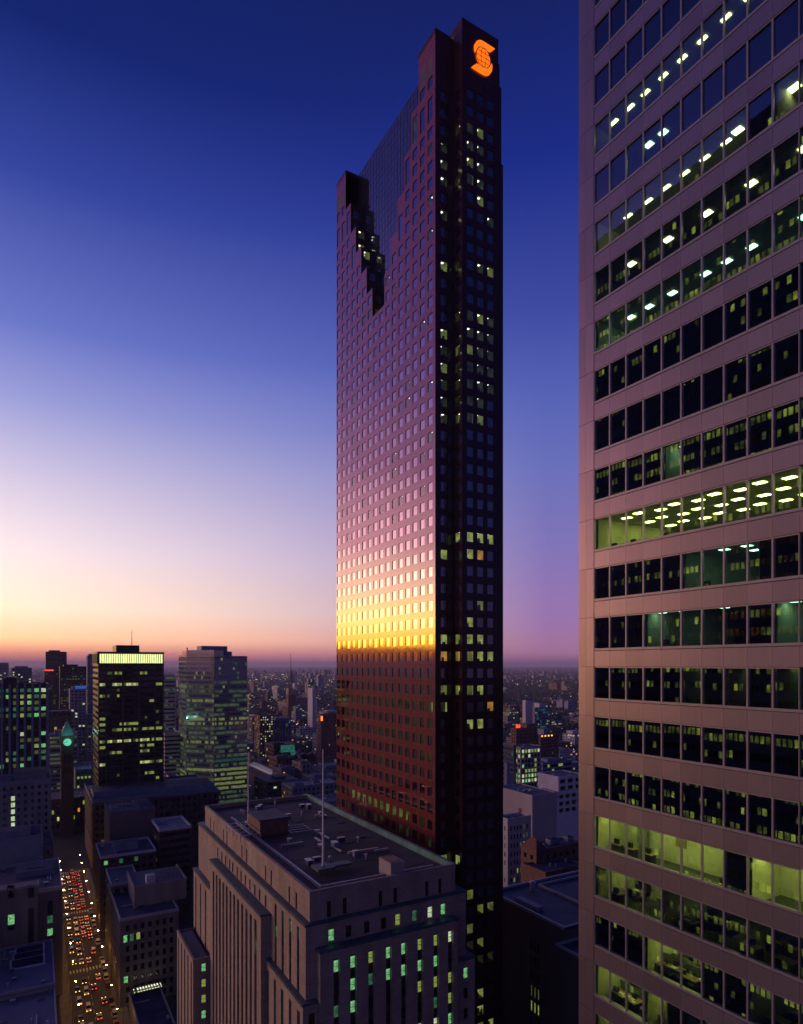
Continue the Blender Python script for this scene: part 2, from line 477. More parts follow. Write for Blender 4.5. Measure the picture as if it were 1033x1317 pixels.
# ================================================================== GROUND, STREET
def sheet(name, x0, x1, y0, y1, z, m):
    q = MB(); q.quad((x0, y0, z), (x1, y0, z), (x1, y1, z), (x0, y1, z))
    o = q.build(name, [m]); o['kind'] = 'structure'; return o
sheet('ground', -30000, 30000, -3000, 42000, 0.0, m_ground)
RD0, RD1 = 12.5, 26.5                       # the street between its kerbs
sheet('road', RD0, RD1, 60, 452, .004, m_asphalt)
sheet('cross_road', -260, 420, 452, 474, .008, m_asphalt)
for x0, x1 in ((8.5, RD0), (RD1, 30.5)):
    q = MB(); q.box(x0, x1, 60, 451, 0, .13); o = q.build('pavement', [m_pave]); o['kind'] = 'structure'
m_paint = surf('road_paint', (.55, .55, .5), .6, amt=.3, scale=2)
q = MB()
for y in range(64, 448, 6): q.quad((19.42, y, .009), (19.58, y, .009), (19.58, y + 3, .009), (19.42, y + 3, .009))
for yy in (238, 300, 372, 446):
    for k in range(11): q.quad((13 + k * 1.25, yy, .009), (13.6 + k * 1.25, yy, .009), (13.6 + k * 1.25, yy + 3, .009), (13 + k * 1.25, yy + 3, .009))
o = q.build('road_marking', [m_paint]); o['kind'] = 'structure'

# ================================================================== THE RED GRANITE TOWER
def scotia():
    E0, N0 = 79.95, 122.4
    root = thing('granite_tower', 'tall red granite skyscraper with stepped notch at its top and glowing orange globe sign', 'skyscraper', (E0 + 9, N0 + 27, 0))
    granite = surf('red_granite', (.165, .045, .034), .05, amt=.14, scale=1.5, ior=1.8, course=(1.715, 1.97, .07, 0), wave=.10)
    granite_shade = surf('red_granite_shaded', (.06, .021, .021), .15, amt=.14, scale=1.5, ior=1.5, course=(1.715, 1.97, .07, 0), wave=.1)  # same granite with shade put into its colour, for south and notch faces
    granite_r = surf('granite_reveal', (.10, .03, .026), .7, amt=.14, scale=1.5)
    mirror = dark_glass('mirror_glass', (.01, .009, .012), 3.5, .012, .05)
    dim = glow('office_wall_glow_dim', (.30, .34, .14), .05, .7, .5)  # room walls glow by themselves, in place of lamplight falling on them
    mid = glow('office_wall_glow', (.46, .54, .14), .2, .6, .5)
    bright = glow('office_wall_glow_bright', (.60, .68, .2), .38, .6, .7)
    amber = glow('office_wall_glow_amber', (.95, .45, .08), .4, .5, .5)
    lamp = glow('office_lamp', (1.0, 1.0, .72), 2.6)
    desk = surf('office_desk', (.05, .045, .04), .7)
    clear = clear_glass('tower_clear_glass', 2.1, (.85, .88, .8))
    wall = MB(); rooms = MB(); far = MB()
    rmats = [dim, mid, bright, amber, lamp, desk]
    cand = []                       # every window: (apparent size, P, U, a, b, c, d, kind)
    FH, ZW, HW = 3.94, H + 4.78, 2.28
    z0w = lambda k: ZW + FH * k
    TOPS = {0: 146.5, 1: 146.5, 2: 134.9, 3: 126.7, 4: 118.4, 5: 110.4, 6: 102.9, 7: 95, 8: 95, 9: 102.9, 10: 110.4, 11: 118.2, 12: 125.9, 13: 134.9, 14: 146.5, 15: 146.5}
    L, BAY, M0 = 55.1, 3.43, .49
    DEP = .16
    rng = random.Random(5)
    # ---- west face: one strip of wall per bay, so that the tops step
    litrows = {-4: .75, -5: .5, -6: .55, -7: .5, -11: .75, -12: .4, -15: .4, -16: .4, -17: .4}
    for b in range(16):
        n_near = N0 + M0 + BAY * b; n_far = n_near + BAY
        if b == 0: n_near = N0
        if b == 15: n_far = N0 + L
        P, U, W = (E0, n_far), (0, -1), n_far - n_near
        ctr = n_far - (N0 + M0 + BAY * b + BAY / 2)
        a, bb = ctr - 1.04, ctr + 1.04
        zi = []
        top = H + TOPS[b]
        kmax = int((top - 1.2 - HW - ZW) / FH)
        if b in (0, 1, 14, 15): ks = list(range(-33, 31))
        else: ks = list(range(-33, kmax + 1))
        zi = [(z0w(k), z0w(k) + HW) for k in ks]
        if b in (0, 1, 14, 15):
            zi.append((z0w(31), z0w(31) + 5.4)); zi.append((z0w(33) - .2, z0w(33) + 7.2)); ks += [31, 33]
        elif b in (2, 3, 4, 12, 13):
            zi[-1] = (zi[-2][0], zi[-1][1]); del zi[-2]; ks = ks[:-2] + [ks[-1]]
        for (i, j, x, y, c, d) in facade(wall, P, U, W, 0, top, [(a, bb)], zi, DEP, 0, 2):
            k = ks[j]
            kind = None; r = rng.random()
            if k >= 8: kind = 'dot' if r < (.13 if k < 27 else .05) else None
            elif k <= -3:
                if r < litrows.get(k, .05): kind = 'mid' if (k in (-11,) and 4 < b < 13) else 'dim'
            n = N0 + M0 + BAY * (b + .5)
            dd = fwd(E0, n)
            if k == -11 and 3 <= b <= 12: kind = 'mid'
            cand.append((1.7 * 1e4 / dd ** 2 * (.55 if True else 1), P, U, x, y, c, d, kind, px_of(E0, n, c)))
    # ---- the notch: ledges, reveals, and the glazed back wall
    RC = 3.9
    def bn(b): return N0 + (0 if b == 0 else (L if b == 16 else M0 + BAY * b))
    reveal = MB()
    for b in range(2, 14):
        z = H + TOPS[b]
        reveal.quad((E0, bn(b), z), (E0, bn(b + 1), z), (E0 + RC, bn(b + 1), z), (E0 + RC, bn(b), z), 0)
    revwin = []
    for b in range(9, 15):           # faces that look south, on the far side of the notch
        zl, zh = H + TOPS[b - 1], H + TOPS[b]
        n = bn(b)
        P, U = (E0, n), (1, 0)
        zz = [(z0w(k), z0w(k) + HW) for k in range(20, 34) if zl + .3 < z0w(k) and z0w(k) + HW < zh - .3]
        for o in facade(reveal, P, U, RC, zl, zh, [(.9, 2.8)], zz, DEP, 0):
            revwin.append((P, U) + o[2:])
    for b in range(2, 8):            # faces that look north
        zl, zh = H + TOPS[b], H + TOPS[b - 1]
        if zh > zl: reveal.quad((E0 + RC, bn(b), zl), (E0, bn(b), zl), (E0, bn(b), zh), (E0 + RC, bn(b), zh), 0)
    reveal.build('notch_wall', [granite_shade], root)
    for i, (P, U, a, b, c, d) in enumerate(revwin):
        kind = 'lamp' if rng.random() < .25 and c < H + 128 else None
        cand.append((40, P, U, a, b, c, d, kind, (480, 300, 180)))
    gb = MB(); bars = MB()
    nz = int((138 - 95) / (FH / 2)); 
    for b in range(2, 14):
        zb, zt = H + TOPS[b], H + 146.3
        if zt - zb < 1: continue
        n0, n1 = bn(b), bn(b + 1)
        for hf in (0, 1):
            na, nb_ = n0 + (n1 - n0) * hf / 2, n0 + (n1 - n0) * (hf + 1) / 2
            z = zb
            while z < zt - .2:
                pane_quad(gb, (E0 + RC, nb_), (0, -1), 0, nb_ - na, z, min(z + FH / 2, zt), 0, 0, .006)
                bars.box(E0 + RC - .04, E0 + RC - .01, na, nb_, z - .035, z + .035)
                z += FH / 2
            bars.box(E0 + RC - .06, E0 + RC - .01, na - .04, na + .04, zb, zt)
    gb.build('curtain_wall', [dark_glass('curtain_glass', (.012, .016, .03), 2.9, .015, .03)], root, 'stuff')
    bars.build('mullion', [m_dark_metal], root, 'stuff')
    # ---- south side
    PY = N0 - 3.6; E1 = E0 + 5.0; E2 = 95.45
    ks = list(range(-33, 33)); zi = [(z0w(k), z0w(k) + HW) for k in ks]
    def southrow(k):
        y = px_of(90, PY, z0w(k) + 1)[1]
        if y < 150: return .0
        if y < 170: return .3
        if y < 300: return .62 if y < 292 else .1
        if y < 330: return .1
        if y < 350: return .8
        if y < 395: return .05
        if y < 560: return .88
        if y < 672: return .06
        if y < 718: return .7
        if y < 805: return .2
        if y < 850: return .92
        if y < 880: return .4
        if y < 925: return .6
        if y < 945: return .35
        if y < 1092: return .04
        return .66
    def southkind(k, r):
        y = px_of(90, PY, z0w(k) + 1)[1]
        p = southrow(k)
        if r > p: return None
        q = rng.random()
        if y < 640: return 'lamp' if q < .8 else 'lamp1'
        if y < 1000: return 'bright' if q < .6 else ('mid' if q < .9 else 'amber')
        return 'dim' if q < .2 else ('mid' if q < .68 else ('bright' if q < .97 else 'amber'))
    for (P, U, W, ui, zt) in (((E0, N0), (1, 0), E1 - E0, [(1.55, 3.4)], H + 146.5),
                              ((E1, N0), (0, -1), N0 - PY, [(.8, 2.7)], H + 148.3),
                              ((E1, PY), (1, 0), E2 - E1, [(1.42, 3.25), (4.35, 6.18), (7.3, 9.13)], H + 148.3)):
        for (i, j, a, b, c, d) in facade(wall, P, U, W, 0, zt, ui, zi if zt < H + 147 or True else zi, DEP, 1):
            k = ks[j]
            kind = southkind(k, rng.random() + (.25 if U == (0, -1) else 0) + (.12 if i == 2 else 0))
            cand.append((62, P, U, a, b, c, d, kind, px_of(P[0] + U[0] * a, P[1] + U[1] * a, c)))
    # ---- setbacks on the east, the rest of the shell
    for x0, x1, z, y0 in ((E2, 97.95, 146, PY + 2.6), (97.95, 98.5, 140.6, PY + 2.6), (98.5, 99.05, 122, PY + 2.6)):
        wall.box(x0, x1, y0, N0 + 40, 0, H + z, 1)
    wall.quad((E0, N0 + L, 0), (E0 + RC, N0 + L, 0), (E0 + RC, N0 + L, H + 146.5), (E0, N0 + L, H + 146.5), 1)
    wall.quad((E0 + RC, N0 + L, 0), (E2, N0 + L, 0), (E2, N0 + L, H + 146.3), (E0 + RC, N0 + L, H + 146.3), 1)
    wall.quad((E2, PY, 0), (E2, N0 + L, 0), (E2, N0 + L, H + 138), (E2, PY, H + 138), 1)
    wall.build('granite_wall', [granite, granite_shade, granite_r], root)
    roof = MB()
    roof.box(E0 + RC + .02, E2 - .02, N0 + 6.6, N0 + L - .02, H + 130, H + 146.3, 0)
    for (x0, x1, y0, y1, z) in ((E0 + .01, E0 + RC, N0 + .01, bn(2), 146.5), (E0 + .01, E0 + RC, bn(14), N0 + L - .01, 146.5), (E1 + .01, E2 - .01, PY + .01, N0 + 6.5, 148.3)):
        roof.box(x0, x1, y0, y1, H + 137, H + z - .7, 0)
    roof.build('roof', [m_roof_dark], root)
    pp = MB()
    for (x0, x1, y0, y1, z) in ((E0, E0 + RC, N0, bn(2), 146.5), (E0, E0 + RC, bn(14), N0 + L, 146.5), (E1, E2, PY, N0 + 6.5, 148.3)):
        t = .5; za, zb = H + z - .7, H + z + .25
        pp.box(x0 - .05, x1 + .05, y0 - .05, y0 + t, za, zb); pp.box(x0 - .05, x1 + .05, y1 - t, y1 + .05, za, zb)
        pp.box(x0 - .05, x0 + t, y0 + t, y1 - t, za, zb); pp.box(x1 - t, x1 + .05, y0 + t, y1 - t, za, zb)
        pp.build('parapet', [granite_shade], root); pp = MB()
    # ---- windows: the 300 that show largest singly, the rest joined
    def vis(c): x, y, d = c[8]; return -5 < x < 660 and -20 < y < 1330
    cand.sort(key=lambda c: (not vis(c), -c[0], c[8][2]))
    cache = {}
    for n, (s_, P, U, a, b, c, d, kind, pp_) in enumerate(cand):
        gm = mirror if kind is None else clear
        if n < 300:
            key = (round(b - a, 2), round(d - c, 2), gm.name)
            if key not in cache:
                w, h = b - a, d - c
                q = MB()
                q.quad((.05, .04, .05), (w - .05, .04, .05), (w - .05, .04, h - .05), (.05, .04, h - .05), 0)
                for x0, x1, y0, y1 in ((0, .06, 0, h), (w - .06, w, 0, h), (.06, w - .06, 0, .06), (.06, w - .06, h - .06, h)):
                    q.box(x0, x1, 0, .06, y0, y1, 1)
                cache[key] = q.mesh('window', [gm, m_dark_metal])
            Nx, Ny = U[1], -U[0]
            loc = (P[0] + U[0] * a - Nx * (DEP - .07), P[1] + U[1] * a - Ny * (DEP - .07), c)
            put('window', cache[key], root, loc, math.atan2(U[1], U[0]) + rng.uniform(-.0025, .0025), rng.uniform(-.002, .002))
        else:
            pane_quad(far, P, U, a, b, c, d, DEP - .02, 0 if kind is None else 1, .004)
        if kind:
            wi = {'dot': 0, 'dim': 0, 'lamp': 0, 'lamp1': 0, 'mid': 1, 'bright': 2, 'amber': 3}[kind]
            if kind == 'lamp' and rng.random() < .25: wi = 1
            nl = {'dot': 1, 'dim': 0, 'lamp': 2, 'lamp1': 1, 'mid': 0, 'bright': 1, 'amber': 0}[kind]
            room(rooms, P, U, a, b, c, d, DEP, 3.2, wi, 4, nl, 5)
    far.build('distant_window', [mirror, clear], root, 'stuff')
    rooms.build('office_interior', rmats, root, 'stuff')
    # ---- the sign
    og = glow('sign_orange', (1.0, .155, .004), 1.35, .12, .6, sample=True)
    sg = bpy.data.objects.new('globe_sign', None); COL.objects.link(sg); sg.parent = root
    face_y = PY
    sg.location = Vector((91.4, face_y, H + 136)) - root.location
    base = root.location + sg.location
    def sp(zx, zy):      # a point of the sign on the wall
        px, py = 595 + zx / 18.78, 40 + zy / 18.78
        E = e_on_n(px, face_y); return (E, z_at(py, fwd(E, face_y)))
    def extr(pts, y0, y1, name, mat, par):
        q = MB(); n = len(pts)
        q.v = [(x, y0, z) for x, z in pts] + [(x, y1, z) for x, z in pts]
        q.f = [tuple(range(n))] + [tuple(2 * n - 1 - k for k in range(n))] + [(k, n + k, n + (k + 1) % n, (k + 1) % n) for k in range(n)]
        q.m = [0] * len(q.f)
        o = bpy.data.objects.new(name, q.mesh(name, [mat], base)); COL.objects.link(o); o.parent = par; return o
    up = [(292, 530), (270, 430), (280, 330), (325, 265), (390, 237), (450, 257), (540, 310), (640, 375), (760, 452), (655, 525), (560, 470), (490, 428), (430, 400), (385, 398), (340, 430), (312, 490)]
    lo = [(690, 800), (702, 900), (684, 1000), (640, 1068), (575, 1095), (505, 1075), (400, 1012), (300, 947), (205, 885), (320, 808), (420, 865), (490, 905), (550, 930), (600, 925), (645, 885), (668, 830)]
    extr([sp(*p) for p in up], face_y - .35, face_y - .05, 'sign_stroke', og, sg)
    extr([sp(*p) for p in lo], face_y - .35, face_y - .05, 'sign_stroke', og, sg)
    cx, cz = sp(487, 665); rx = (sp(652, 760)[0] - sp(322, 570)[0]) / 2
    rz = abs(sp(487, 440)[1] - sp(487, 893)[1]) / 2
    disk = [(cx + rx * math.cos(t * PI / 16), cz + rz * math.sin(t * PI / 16)) for t in range(32)]
    extr(disk, face_y - .3, face_y - .05, 'globe_disk', og, sg)
    q = MB()
    def stroke(pts, w):
        for (x0, y0), (x1, y1) in zip(pts, pts[1:]):
            dx, dy = x1 - x0, y1 - y0; l = math.hypot(dx, dy) or 1; nx, ny = -dy / l * w, dx / l * w
            a = [(x0 + nx, y0 + ny), (x0 - nx, y0 - ny), (x1 - nx, y1 - ny), (x1 + nx, y1 + ny)]
            q.quad(*[(x, face_y - .34, z) for x, z in a])
    for s_ in (-1, 1):
        stroke([(cx + s_ * rx * .36 * math.cos(t), cz + rz * math.sin(t)) for t in [(-90 + 15 * k) * PI / 180 for k in range(13)]], .075)
    for f in (-.5, 0, .5):
        h = rx * math.sqrt(1 - f * f); stroke([(cx - h, cz + rz * f), (cx + h, cz + rz * f)], .075)
    stroke([(cx + rx * 1.04 * math.cos(t * PI / 16), cz + rz * 1.04 * math.sin(t * PI / 16)) for t in range(33)], .1)
    o = q.build('globe_grid', [surf('sign_frame', (.05, .01, .008), .6)]); o.data.transform(__import__('mathutils').Matrix.Translation(-base)); o.parent = sg
    claim(E0 - 2, 100, PY - 2, N0 + L)
scotia()

# ================================================================== THE BANDED OFFICE TOWER AT THE EDGE OF THE STREET
def banded():
    e, p, fh = 37.5, 1.5225, 3.814
    NN = .9325 * e                                   # first mullion, at the north corner pier
    root = thing('banded_office_tower', 'office tower with pale metal spandrel bands between continuous rows of square windows', 'skyscraper', (e + 12, 20, 0))
    panel = surf('anodised_panel', (.37, .29, .345), .42, metal=.8, amt=.16, scale=.5, bump=.04, bscale=.8, streak=True)
    nt = panel.node_tree; b_ = nt.nodes['Principled BSDF']; src_ = b_.inputs['Base Color'].links[0].from_socket
    oi = nt.nodes.new('ShaderNodeObjectInfo'); mr_ = nt.nodes.new('ShaderNodeMapRange'); mr_.inputs[3].default_value = .91; mr_.inputs[4].default_value = 1.07
    vm = nt.nodes.new('ShaderNodeVectorMath'); vm.operation = 'SCALE'
    nt.links.new(oi.outputs['Random'], mr_.inputs[0]); nt.links.new(src_, vm.inputs[0]); nt.links.new(mr_.outputs[0], vm.inputs['Scale']); nt.links.new(vm.outputs[0], b_.inputs['Base Color'])
    joint = surf('gasket', (.11, .09, .10), .6)
    glass = clear_glass('vision_glass', 2.35, (.56, .72, .66))
    frame = surf('window_frame_metal', (.42, .38, .38), .45, metal=.5, amt=.12, scale=1)
    ceil_m = surf('ceiling_tile', (.55, .56, .5), .9, amt=.05)
    carpet = surf('office_carpet', (.07, .07, .065), .95, amt=.3, scale=1)
    wallm = surf('partition_paint', (.6, .58, .4), .85, amt=.1, scale=.7)
    corem = surf('core_wall', (.1, .1, .095), .9, amt=.2)
    J0, J1, K1 = -9, 15, 17
    zt = lambda j: H - .156 + fh * j                 # head of the windows of floor j
    HWIN = 2.56
    nk = lambda k: NN - p * k
    S_END = nk(K1)
    # --- panel and window meshes, shared by all modules
    q = MB(); g = .007
    x0, x1, z0, z1 = g, p - g, .03, fh - HWIN - .05
    q.box(x0, x1, 0, .06, z0, z1, 0)
    me_span = q.mesh('spandrel_panel', [panel])
    q = MB()
    for a, b, c, d, y in ((0, .055, 0, HWIN, -.02), (p - .055, p, 0, HWIN, -.02), (.055, p - .055, HWIN - .07, HWIN, 0), (.055, p - .055, 0, .17, -.035)):
        q.box(a, b, y, .12, c, d, 0)
    me_frame = q.mesh('window_frame', [frame])
    q = MB(); q.quad((.055, .1, .17), (p - .055, .1, .17), (p - .055, .1, HWIN - .07), (.055, .1, HWIN - .07)); me_pane = q.mesh('pane', [glass])
    q = MB(); w = (NN + 1.57 - NN) / 2; q.box(g, w - g, 0, .06, .015, fh - .015, 0); me_cor = q.mesh('corner_panel', [panel])
    far = MB(); nw = 0
    rest = []
    for j in range(J0, J1):
        for k in range(K1):
            yb = nk(k + 1)
            xx, yy, d = px_of(e, (nk(k) + yb) / 2, zt(j) - 1.2)
            inview = xx < 1045 and -25 < yy < 1342
            # local x runs from north to south
            if inview:
                put('spandrel_panel', me_span, root, (e, nk(k), zt(j)), -PI / 2)
                if nw < 300:
                    f = put('window', me_frame, root, (e + .02, nk(k), zt(j) - HWIN), -PI / 2)
                    pn = sub('pane', me_pane, f); pn.rotation_euler = (RND.uniform(-.003, .003), 0, RND.uniform(-.003, .003)); nw += 1
                else: rest.append((j, k))
            else: rest.append((j, k))
        for c in range(2): put('corner_panel', me_cor, root, (e - .03, NN + 1.57 - c * w, zt(j - 1)), -PI / 2)
    pb, gb = MB(), MB()
    for j, k in rest:
        n1, n0 = nk(k), nk(k + 1)
        pb.box(e, e + .06, n0 + g, n1 - g, zt(j) + .03, zt(j) + fh - HWIN - .05, 0)
        pb.box(e, e + .14, n0, n0 + .11, zt(j) - HWIN, zt(j), 1); pb.box(e, e + .14, n0 + .11, n1, zt(j) - HWIN, zt(j) - HWIN + .17, 1)
        gb.quad((e + .12, n1, zt(j) - HWIN + .17), (e + .12, n0, zt(j) - HWIN + .17), (e + .12, n0, zt(j)), (e + .12, n1, zt(j)))
    pb.build('outer_panel', [panel, frame], root, 'stuff'); gb.build('outer_pane', [glass], root, 'stuff')
    # --- shell behind the panels, north and top faces
    sh = MB()
    for j in range(J0, J1): sh.box(e + .07, e + .3, S_END, NN, zt(j), zt(j) + fh - HWIN)
    sh.box(e + .05, e + .9, NN, NN + 1.5, zt(J0), zt(J1 - 1) + fh - HWIN)
    sh.box(e + .9, e + 40, NN + .9, NN + 1.5, zt(J0), zt(J1 - 1) + fh - HWIN)
    sh.build('backing_wall', [joint], root)
    nb = MB()
    for j in range(J0, J1): nb.box(e + .06, e + 40, NN + 1.5, NN + 1.58, zt(j - 1) + .015, zt(j) - .015)
    nb.build('north_panel', [panel], root)
    lower = MB(); lower.box(e + .2, e + 40, S_END, NN + 1.5, 0, zt(J0) - HWIN - .2, 0); lower.box(e + .2, e + 40, S_END, NN + 1.5, zt(J1 - 1) + fh - HWIN, zt(J1 - 1) + fh * 6, 0)
    lower.box(e + .2, e + 40, S_END - .5, S_END, 0, zt(J1), 0)
    lower.build('plinth', [panel], root)
    # --- floors: ceiling, slab, core
    cb, fb, kb = MB(), MB(), MB()
    for j in range(J0, J1):
        zc, zf = zt(j) + .06, zt(j) - HWIN - .42
        cb.quad((e + .3, S_END, zc), (e + 13, S_END, zc), (e + 13, NN, zc), (e + .3, NN, zc))
        fb.quad((e + .3, S_END, zf), (e + 13, S_END, zf), (e + 13, NN, zf), (e + .3, NN, zf))
        kb.quad((e + 12.5, S_END, zf), (e + 12.5, NN, zf), (e + 12.5, NN, zc), (e + 12.5, S_END, zc))
        kb.box(e + .32, e + .75, S_END, NN - .05, zf, zf + .36, 1)
    kb.quad((e + .3, NN - .02, zt(J0) - 3), (e + 13, NN - .02, zt(J0) - 3), (e + 13, NN - .02, zt(J1)), (e + .3, NN - .02, zt(J1)))
    cb.build('ceiling', [ceil_m], root); fb.build('floor', [carpet], root); kb.build('core_wall', [corem, wallm], root)
    # --- lit offices
    lamp = {}
    def lampmesh(key, col, st, w, l):
        if key not in lamp:
            q = MB(); q.box(-w / 2, w / 2, -l / 2, l / 2, -.03, 0, 0, bottom=True); lamp[key] = q.mesh('ceiling_light', [glow('office_panel_' + key, col, st, sample=True)])
        return lamp[key]
    L_LIME = lampmesh('lime', (1.0, 1.0, .22), 13, .5, .68)
    L_DIM = lampmesh('dim', (.8, 1.0, .45), 1.3, .3, .6)
    L_WARM = lampmesh('warm', (1.0, .96, .45), 6, .5, .6)
    L_TEAL = lampmesh('teal', (.55, 1.0, .68), 6, .45, .55)
    L_SMALL = lampmesh('small', (1.0, .98, .42), 8, .26, .62)
    part = MB()
    def light(me, j, E_off, k): put('ceiling_light', me, root, (e + E_off, NN - p * k, zt(j) + .055))
    def office(j, k0, k1, deep, sides=True, back=True):
        zc, zf = zt(j) + .06, zt(j) - HWIN - .42; n1, n0 = nk(k0) - .03, nk(k1) + .03
        if back: part.box(e + deep, e + deep + .1, n0, n1, zf, zc)
        if sides:
            part.box(e + .35, e + deep, n1 - .08, n1, zf, zc); part.box(e + .35, e + deep, n0, n0 + .08, zf, zc)
    # floor 3: fully lit, lights in a regular grid
    office(3, 0, K1, 12.2, True, True)
    for k in range(1, K1):
        for r in range(3): light(L_LIME, 3, 1.6 + 2.6 * r + (.5 if k % 2 else 0), k - .1)
    for k, r in ((4.5, 1.5), (4.5, 3.9), (4.2, 6.2)): light(L_TEAL, 4, r, k)
    office(4, 4, 5, 8)
    office(8, 0, K1, 9, False, True)
    for k in (1.4, 3.5, 5.5, 7.5, 9.6): light(L_WARM, 8, 1.7, k)
    for k in (7, 9.3): light(L_WARM, 9, 1.5, k)
    for k in (1.2, 2.4, 3.4, 4.4, 5.4, 6.4): light(L_SMALL, 9, 1.7, k); 
    for k in (2.2, 3.4, 5.5): light(L_WARM, 9, 4.6, k)
    office(9, 0, 8, 6.5); office(9, 9, 11, 5)
    for k in (.6, 1.6, 2.5, 3.5, 4.5, 5.5, 6.6, 7.6, 8.6): light(L_SMALL, 11, 1.2, k)
    office(7, 0, 11, 9)
    for k in (1.2, 2.3, 3.6, 5.3, 6.3, 7.4, 9.5): light(L_TEAL, 7, 2.0, k); 
    for k in (.7, 3, 6.4, 9.6, 8.6): light(L_TEAL, 7, 4.8, k)
    for k in (.9, 2.2, 3.1, 4.4, 5.6): light(L_WARM, 7, 7.2, k); light(L_WARM, 9, 5.6, k + .4)
    for k in (.6, 1.4): light(L_TEAL, 10, 1.4, k + 2)
    for k, r in ((6.4, 1.5), (7.4, 1.5), (7, 3.4), (7.3, 7), (3, 6)): light(L_TEAL, 2, r, k)
    office(2, 5, 8.4, 9)
    for k, r in ((3.4, 1.2), (4.5, 1.2), (6.5, 1.2), (9.4, 1.2), (9.9, 1.8)): light(L_TEAL, 1, r, k)
    office(1, 3, 5, 6); office(1, 9, 11, 6)
    for k in (5.5, 7.5): light(L_DIM, 0, 2.5, k)
    office(0, 5, 6, 4); office(0, 7, 8, 4); office(0, 9, 10, 5)
    light(L_DIM, 0, 2.5, 9.4)
    # lower floors, looked into from above
    office(-3, 0, 7, 3.2); office(-3, 8, 13, 3.4)
    for k in (.6, 1.4, 2.2, 2.8, 3.5, 4.1, 4.7, 5.3, 5.9, 6.5, 8.4, 9.1, 9.7, 10.3, 11, 11.7, 12.4): light(L_LIME, -3, 1.3, k)
    for k in (.6, 3.2): light(L_LIME, -4, 3.0, k)
    office(-4, 0, 4, 5)
    office(-5, 3, 6, 4); office(-5, 8, 10, 4)
    for k in (3.5, 4.6, 5.5): light(L_LIME, -5, 2.0, k)
    light(L_DIM, -5, 2.0, 8.5); light(L_DIM, -5, 2.6, 9.6)
    office(-6, 0, 3, 4); office(-6, 3, 4.2, 4.5); office(-6, 6, 10, 5.5)
    for k in (.8, 1.6, 2.4, 3.6, 6.5, 7.5, 8.6): light(L_LIME, -6, 2.0, k)
    for k in (2.4, 5, 8.2): light(L_LIME, -7, 2.2, k)
    for k in (1.5, 6, 10): light(L_LIME, -4, 4.5, k)
    office(-7, 0, 2, 4); light(L_LIME, -7, 2, 1)
    for k in (3, 5, 7, 9): light(L_DIM, -7, 2.4, k)
    part.build('partition', [wallm], root)
    fu = MB(); fr_ = random.Random(8)
    for j in (-3, -4, -5, -6, -7, -8):
        zf = zt(j) - HWIN - .42
        for k in range(0, K1):
            if j == -3: continue
            for off in (1.1, 3.0, 5.2, 7.6):
                if fr_.random() < .45: continue
                x, y = e + off + fr_.uniform(0, .5), NN - p * (k + fr_.uniform(.1, .6))
                fu.box(x, x + .75, y - 1.2, y, zf + .68, zf + .74, 0)
                fu.box(x + .05, x + .7, y - 1.15, y - 1.1, zf, zf + .68, 1); fu.box(x + .05, x + .7, y - .1, y - .05, zf, zf + .68, 1)
                if fr_.random() < .6: fu.box(x + .1, x + .4, y - .8, y - .35, zf + .745, zf + .77, 2)
                if fr_.random() < .5: fu.box(x + .45, x + .6, y - .7, y - .3, zf + .76, zf + 1.1, 1)
                if fr_.random() < .5: fu.box(x + .9, x + .96, y - 1.5, y + .1, zf, zf + 1.35, 3)
                if fr_.random() < .6: fu.box(x - .55, x - .1, y - .85, y - .4, zf + .42, zf + .5, 1); fu.box(x - .6, x - .55, y - .85, y - .4, zf + .5, zf + 1.0, 1)
    for j, k0, k1, dp in ((-3, 0, 7, 3.2), (-3, 8, 13, 3.4), (-5, 3, 6, 4), (-6, 0, 3, 4), (3, 0, 14, 12.2), (1, 3, 5, 6), (2, 5, 8, 9), (-4, 0, 4, 5)):
        zf = zt(j) - HWIN - .42
        for k in range(k0, k1):
            y = nk(k) - fr_.uniform(.2, .6); r_ = fr_.random(); xb = e + dp - .02
            if r_ < .3: fu.box(xb - .45, xb, y - .8, y, zf, zf + fr_.choice((1.1, 1.5, 2.0)), 3 if fr_.random() < .5 else 1)
            elif r_ < .5: fu.box(xb - .03, xb, y - .9, y, zf + 1.3, zf + 2.0, fr_.choice((0, 1, 3)))
            elif r_ < .62: fu.box(xb - .05, xb, y - .9, y, zf, zf + 2.1, 0)
            if fr_.random() < .35: fu.box(e + 1.2, e + 1.9, y - .9, y, zf + .68, zf + .74, 0); fu.box(e + 1.3, e + 1.8, y - .85, y - .05, zf, zf + .66, 1); fu.box(e + 1.4, e + 1.6, y - .6, y - .2, zf + .75, zf + 1.12, 1)
    fu.build('office_furniture', [surf('desk_wood', (.3, .21, .12), .5), m_dark_metal, surf('paper', (.75, .75, .68), .8), surf('cubicle_fabric', (.2, .22, .2), .9)], root, 'stuff')
    # desks and chairs seen through the glass
    top = surf('desk_top', (.28, .2, .11), .5); papers = surf('paper', (.75, .75, .68), .8); seat = surf('chair_fabric', (.03, .05, .06), .9)
    def desk(j, k, off, rot, lab):
        zf = zt(j) - HWIN - .42
        t = thing('office_desk', lab, 'desk', (e + off, NN - p * k, zf))
        b = t.location
        def bx(name, m, *a):
            q = MB(); q.box(*a); o = bpy.data.objects.new(name, q.mesh(name, [m])); COL.objects.link(o); o.parent = t
        bx('desk_top', top, -.4, .4, -.8, .8, .71, .75)
        for sx in (-.35, .3):
            for sy in (-.75, .7): bx('leg', m_dark_metal, sx, sx + .05, sy, sy + .05, 0, .71)
        bx('drawer_unit', m_dark_metal, -.3, .25, .25, .68, .1, .7)
        t.rotation_euler = (0, 0, rot)
        q = MB()
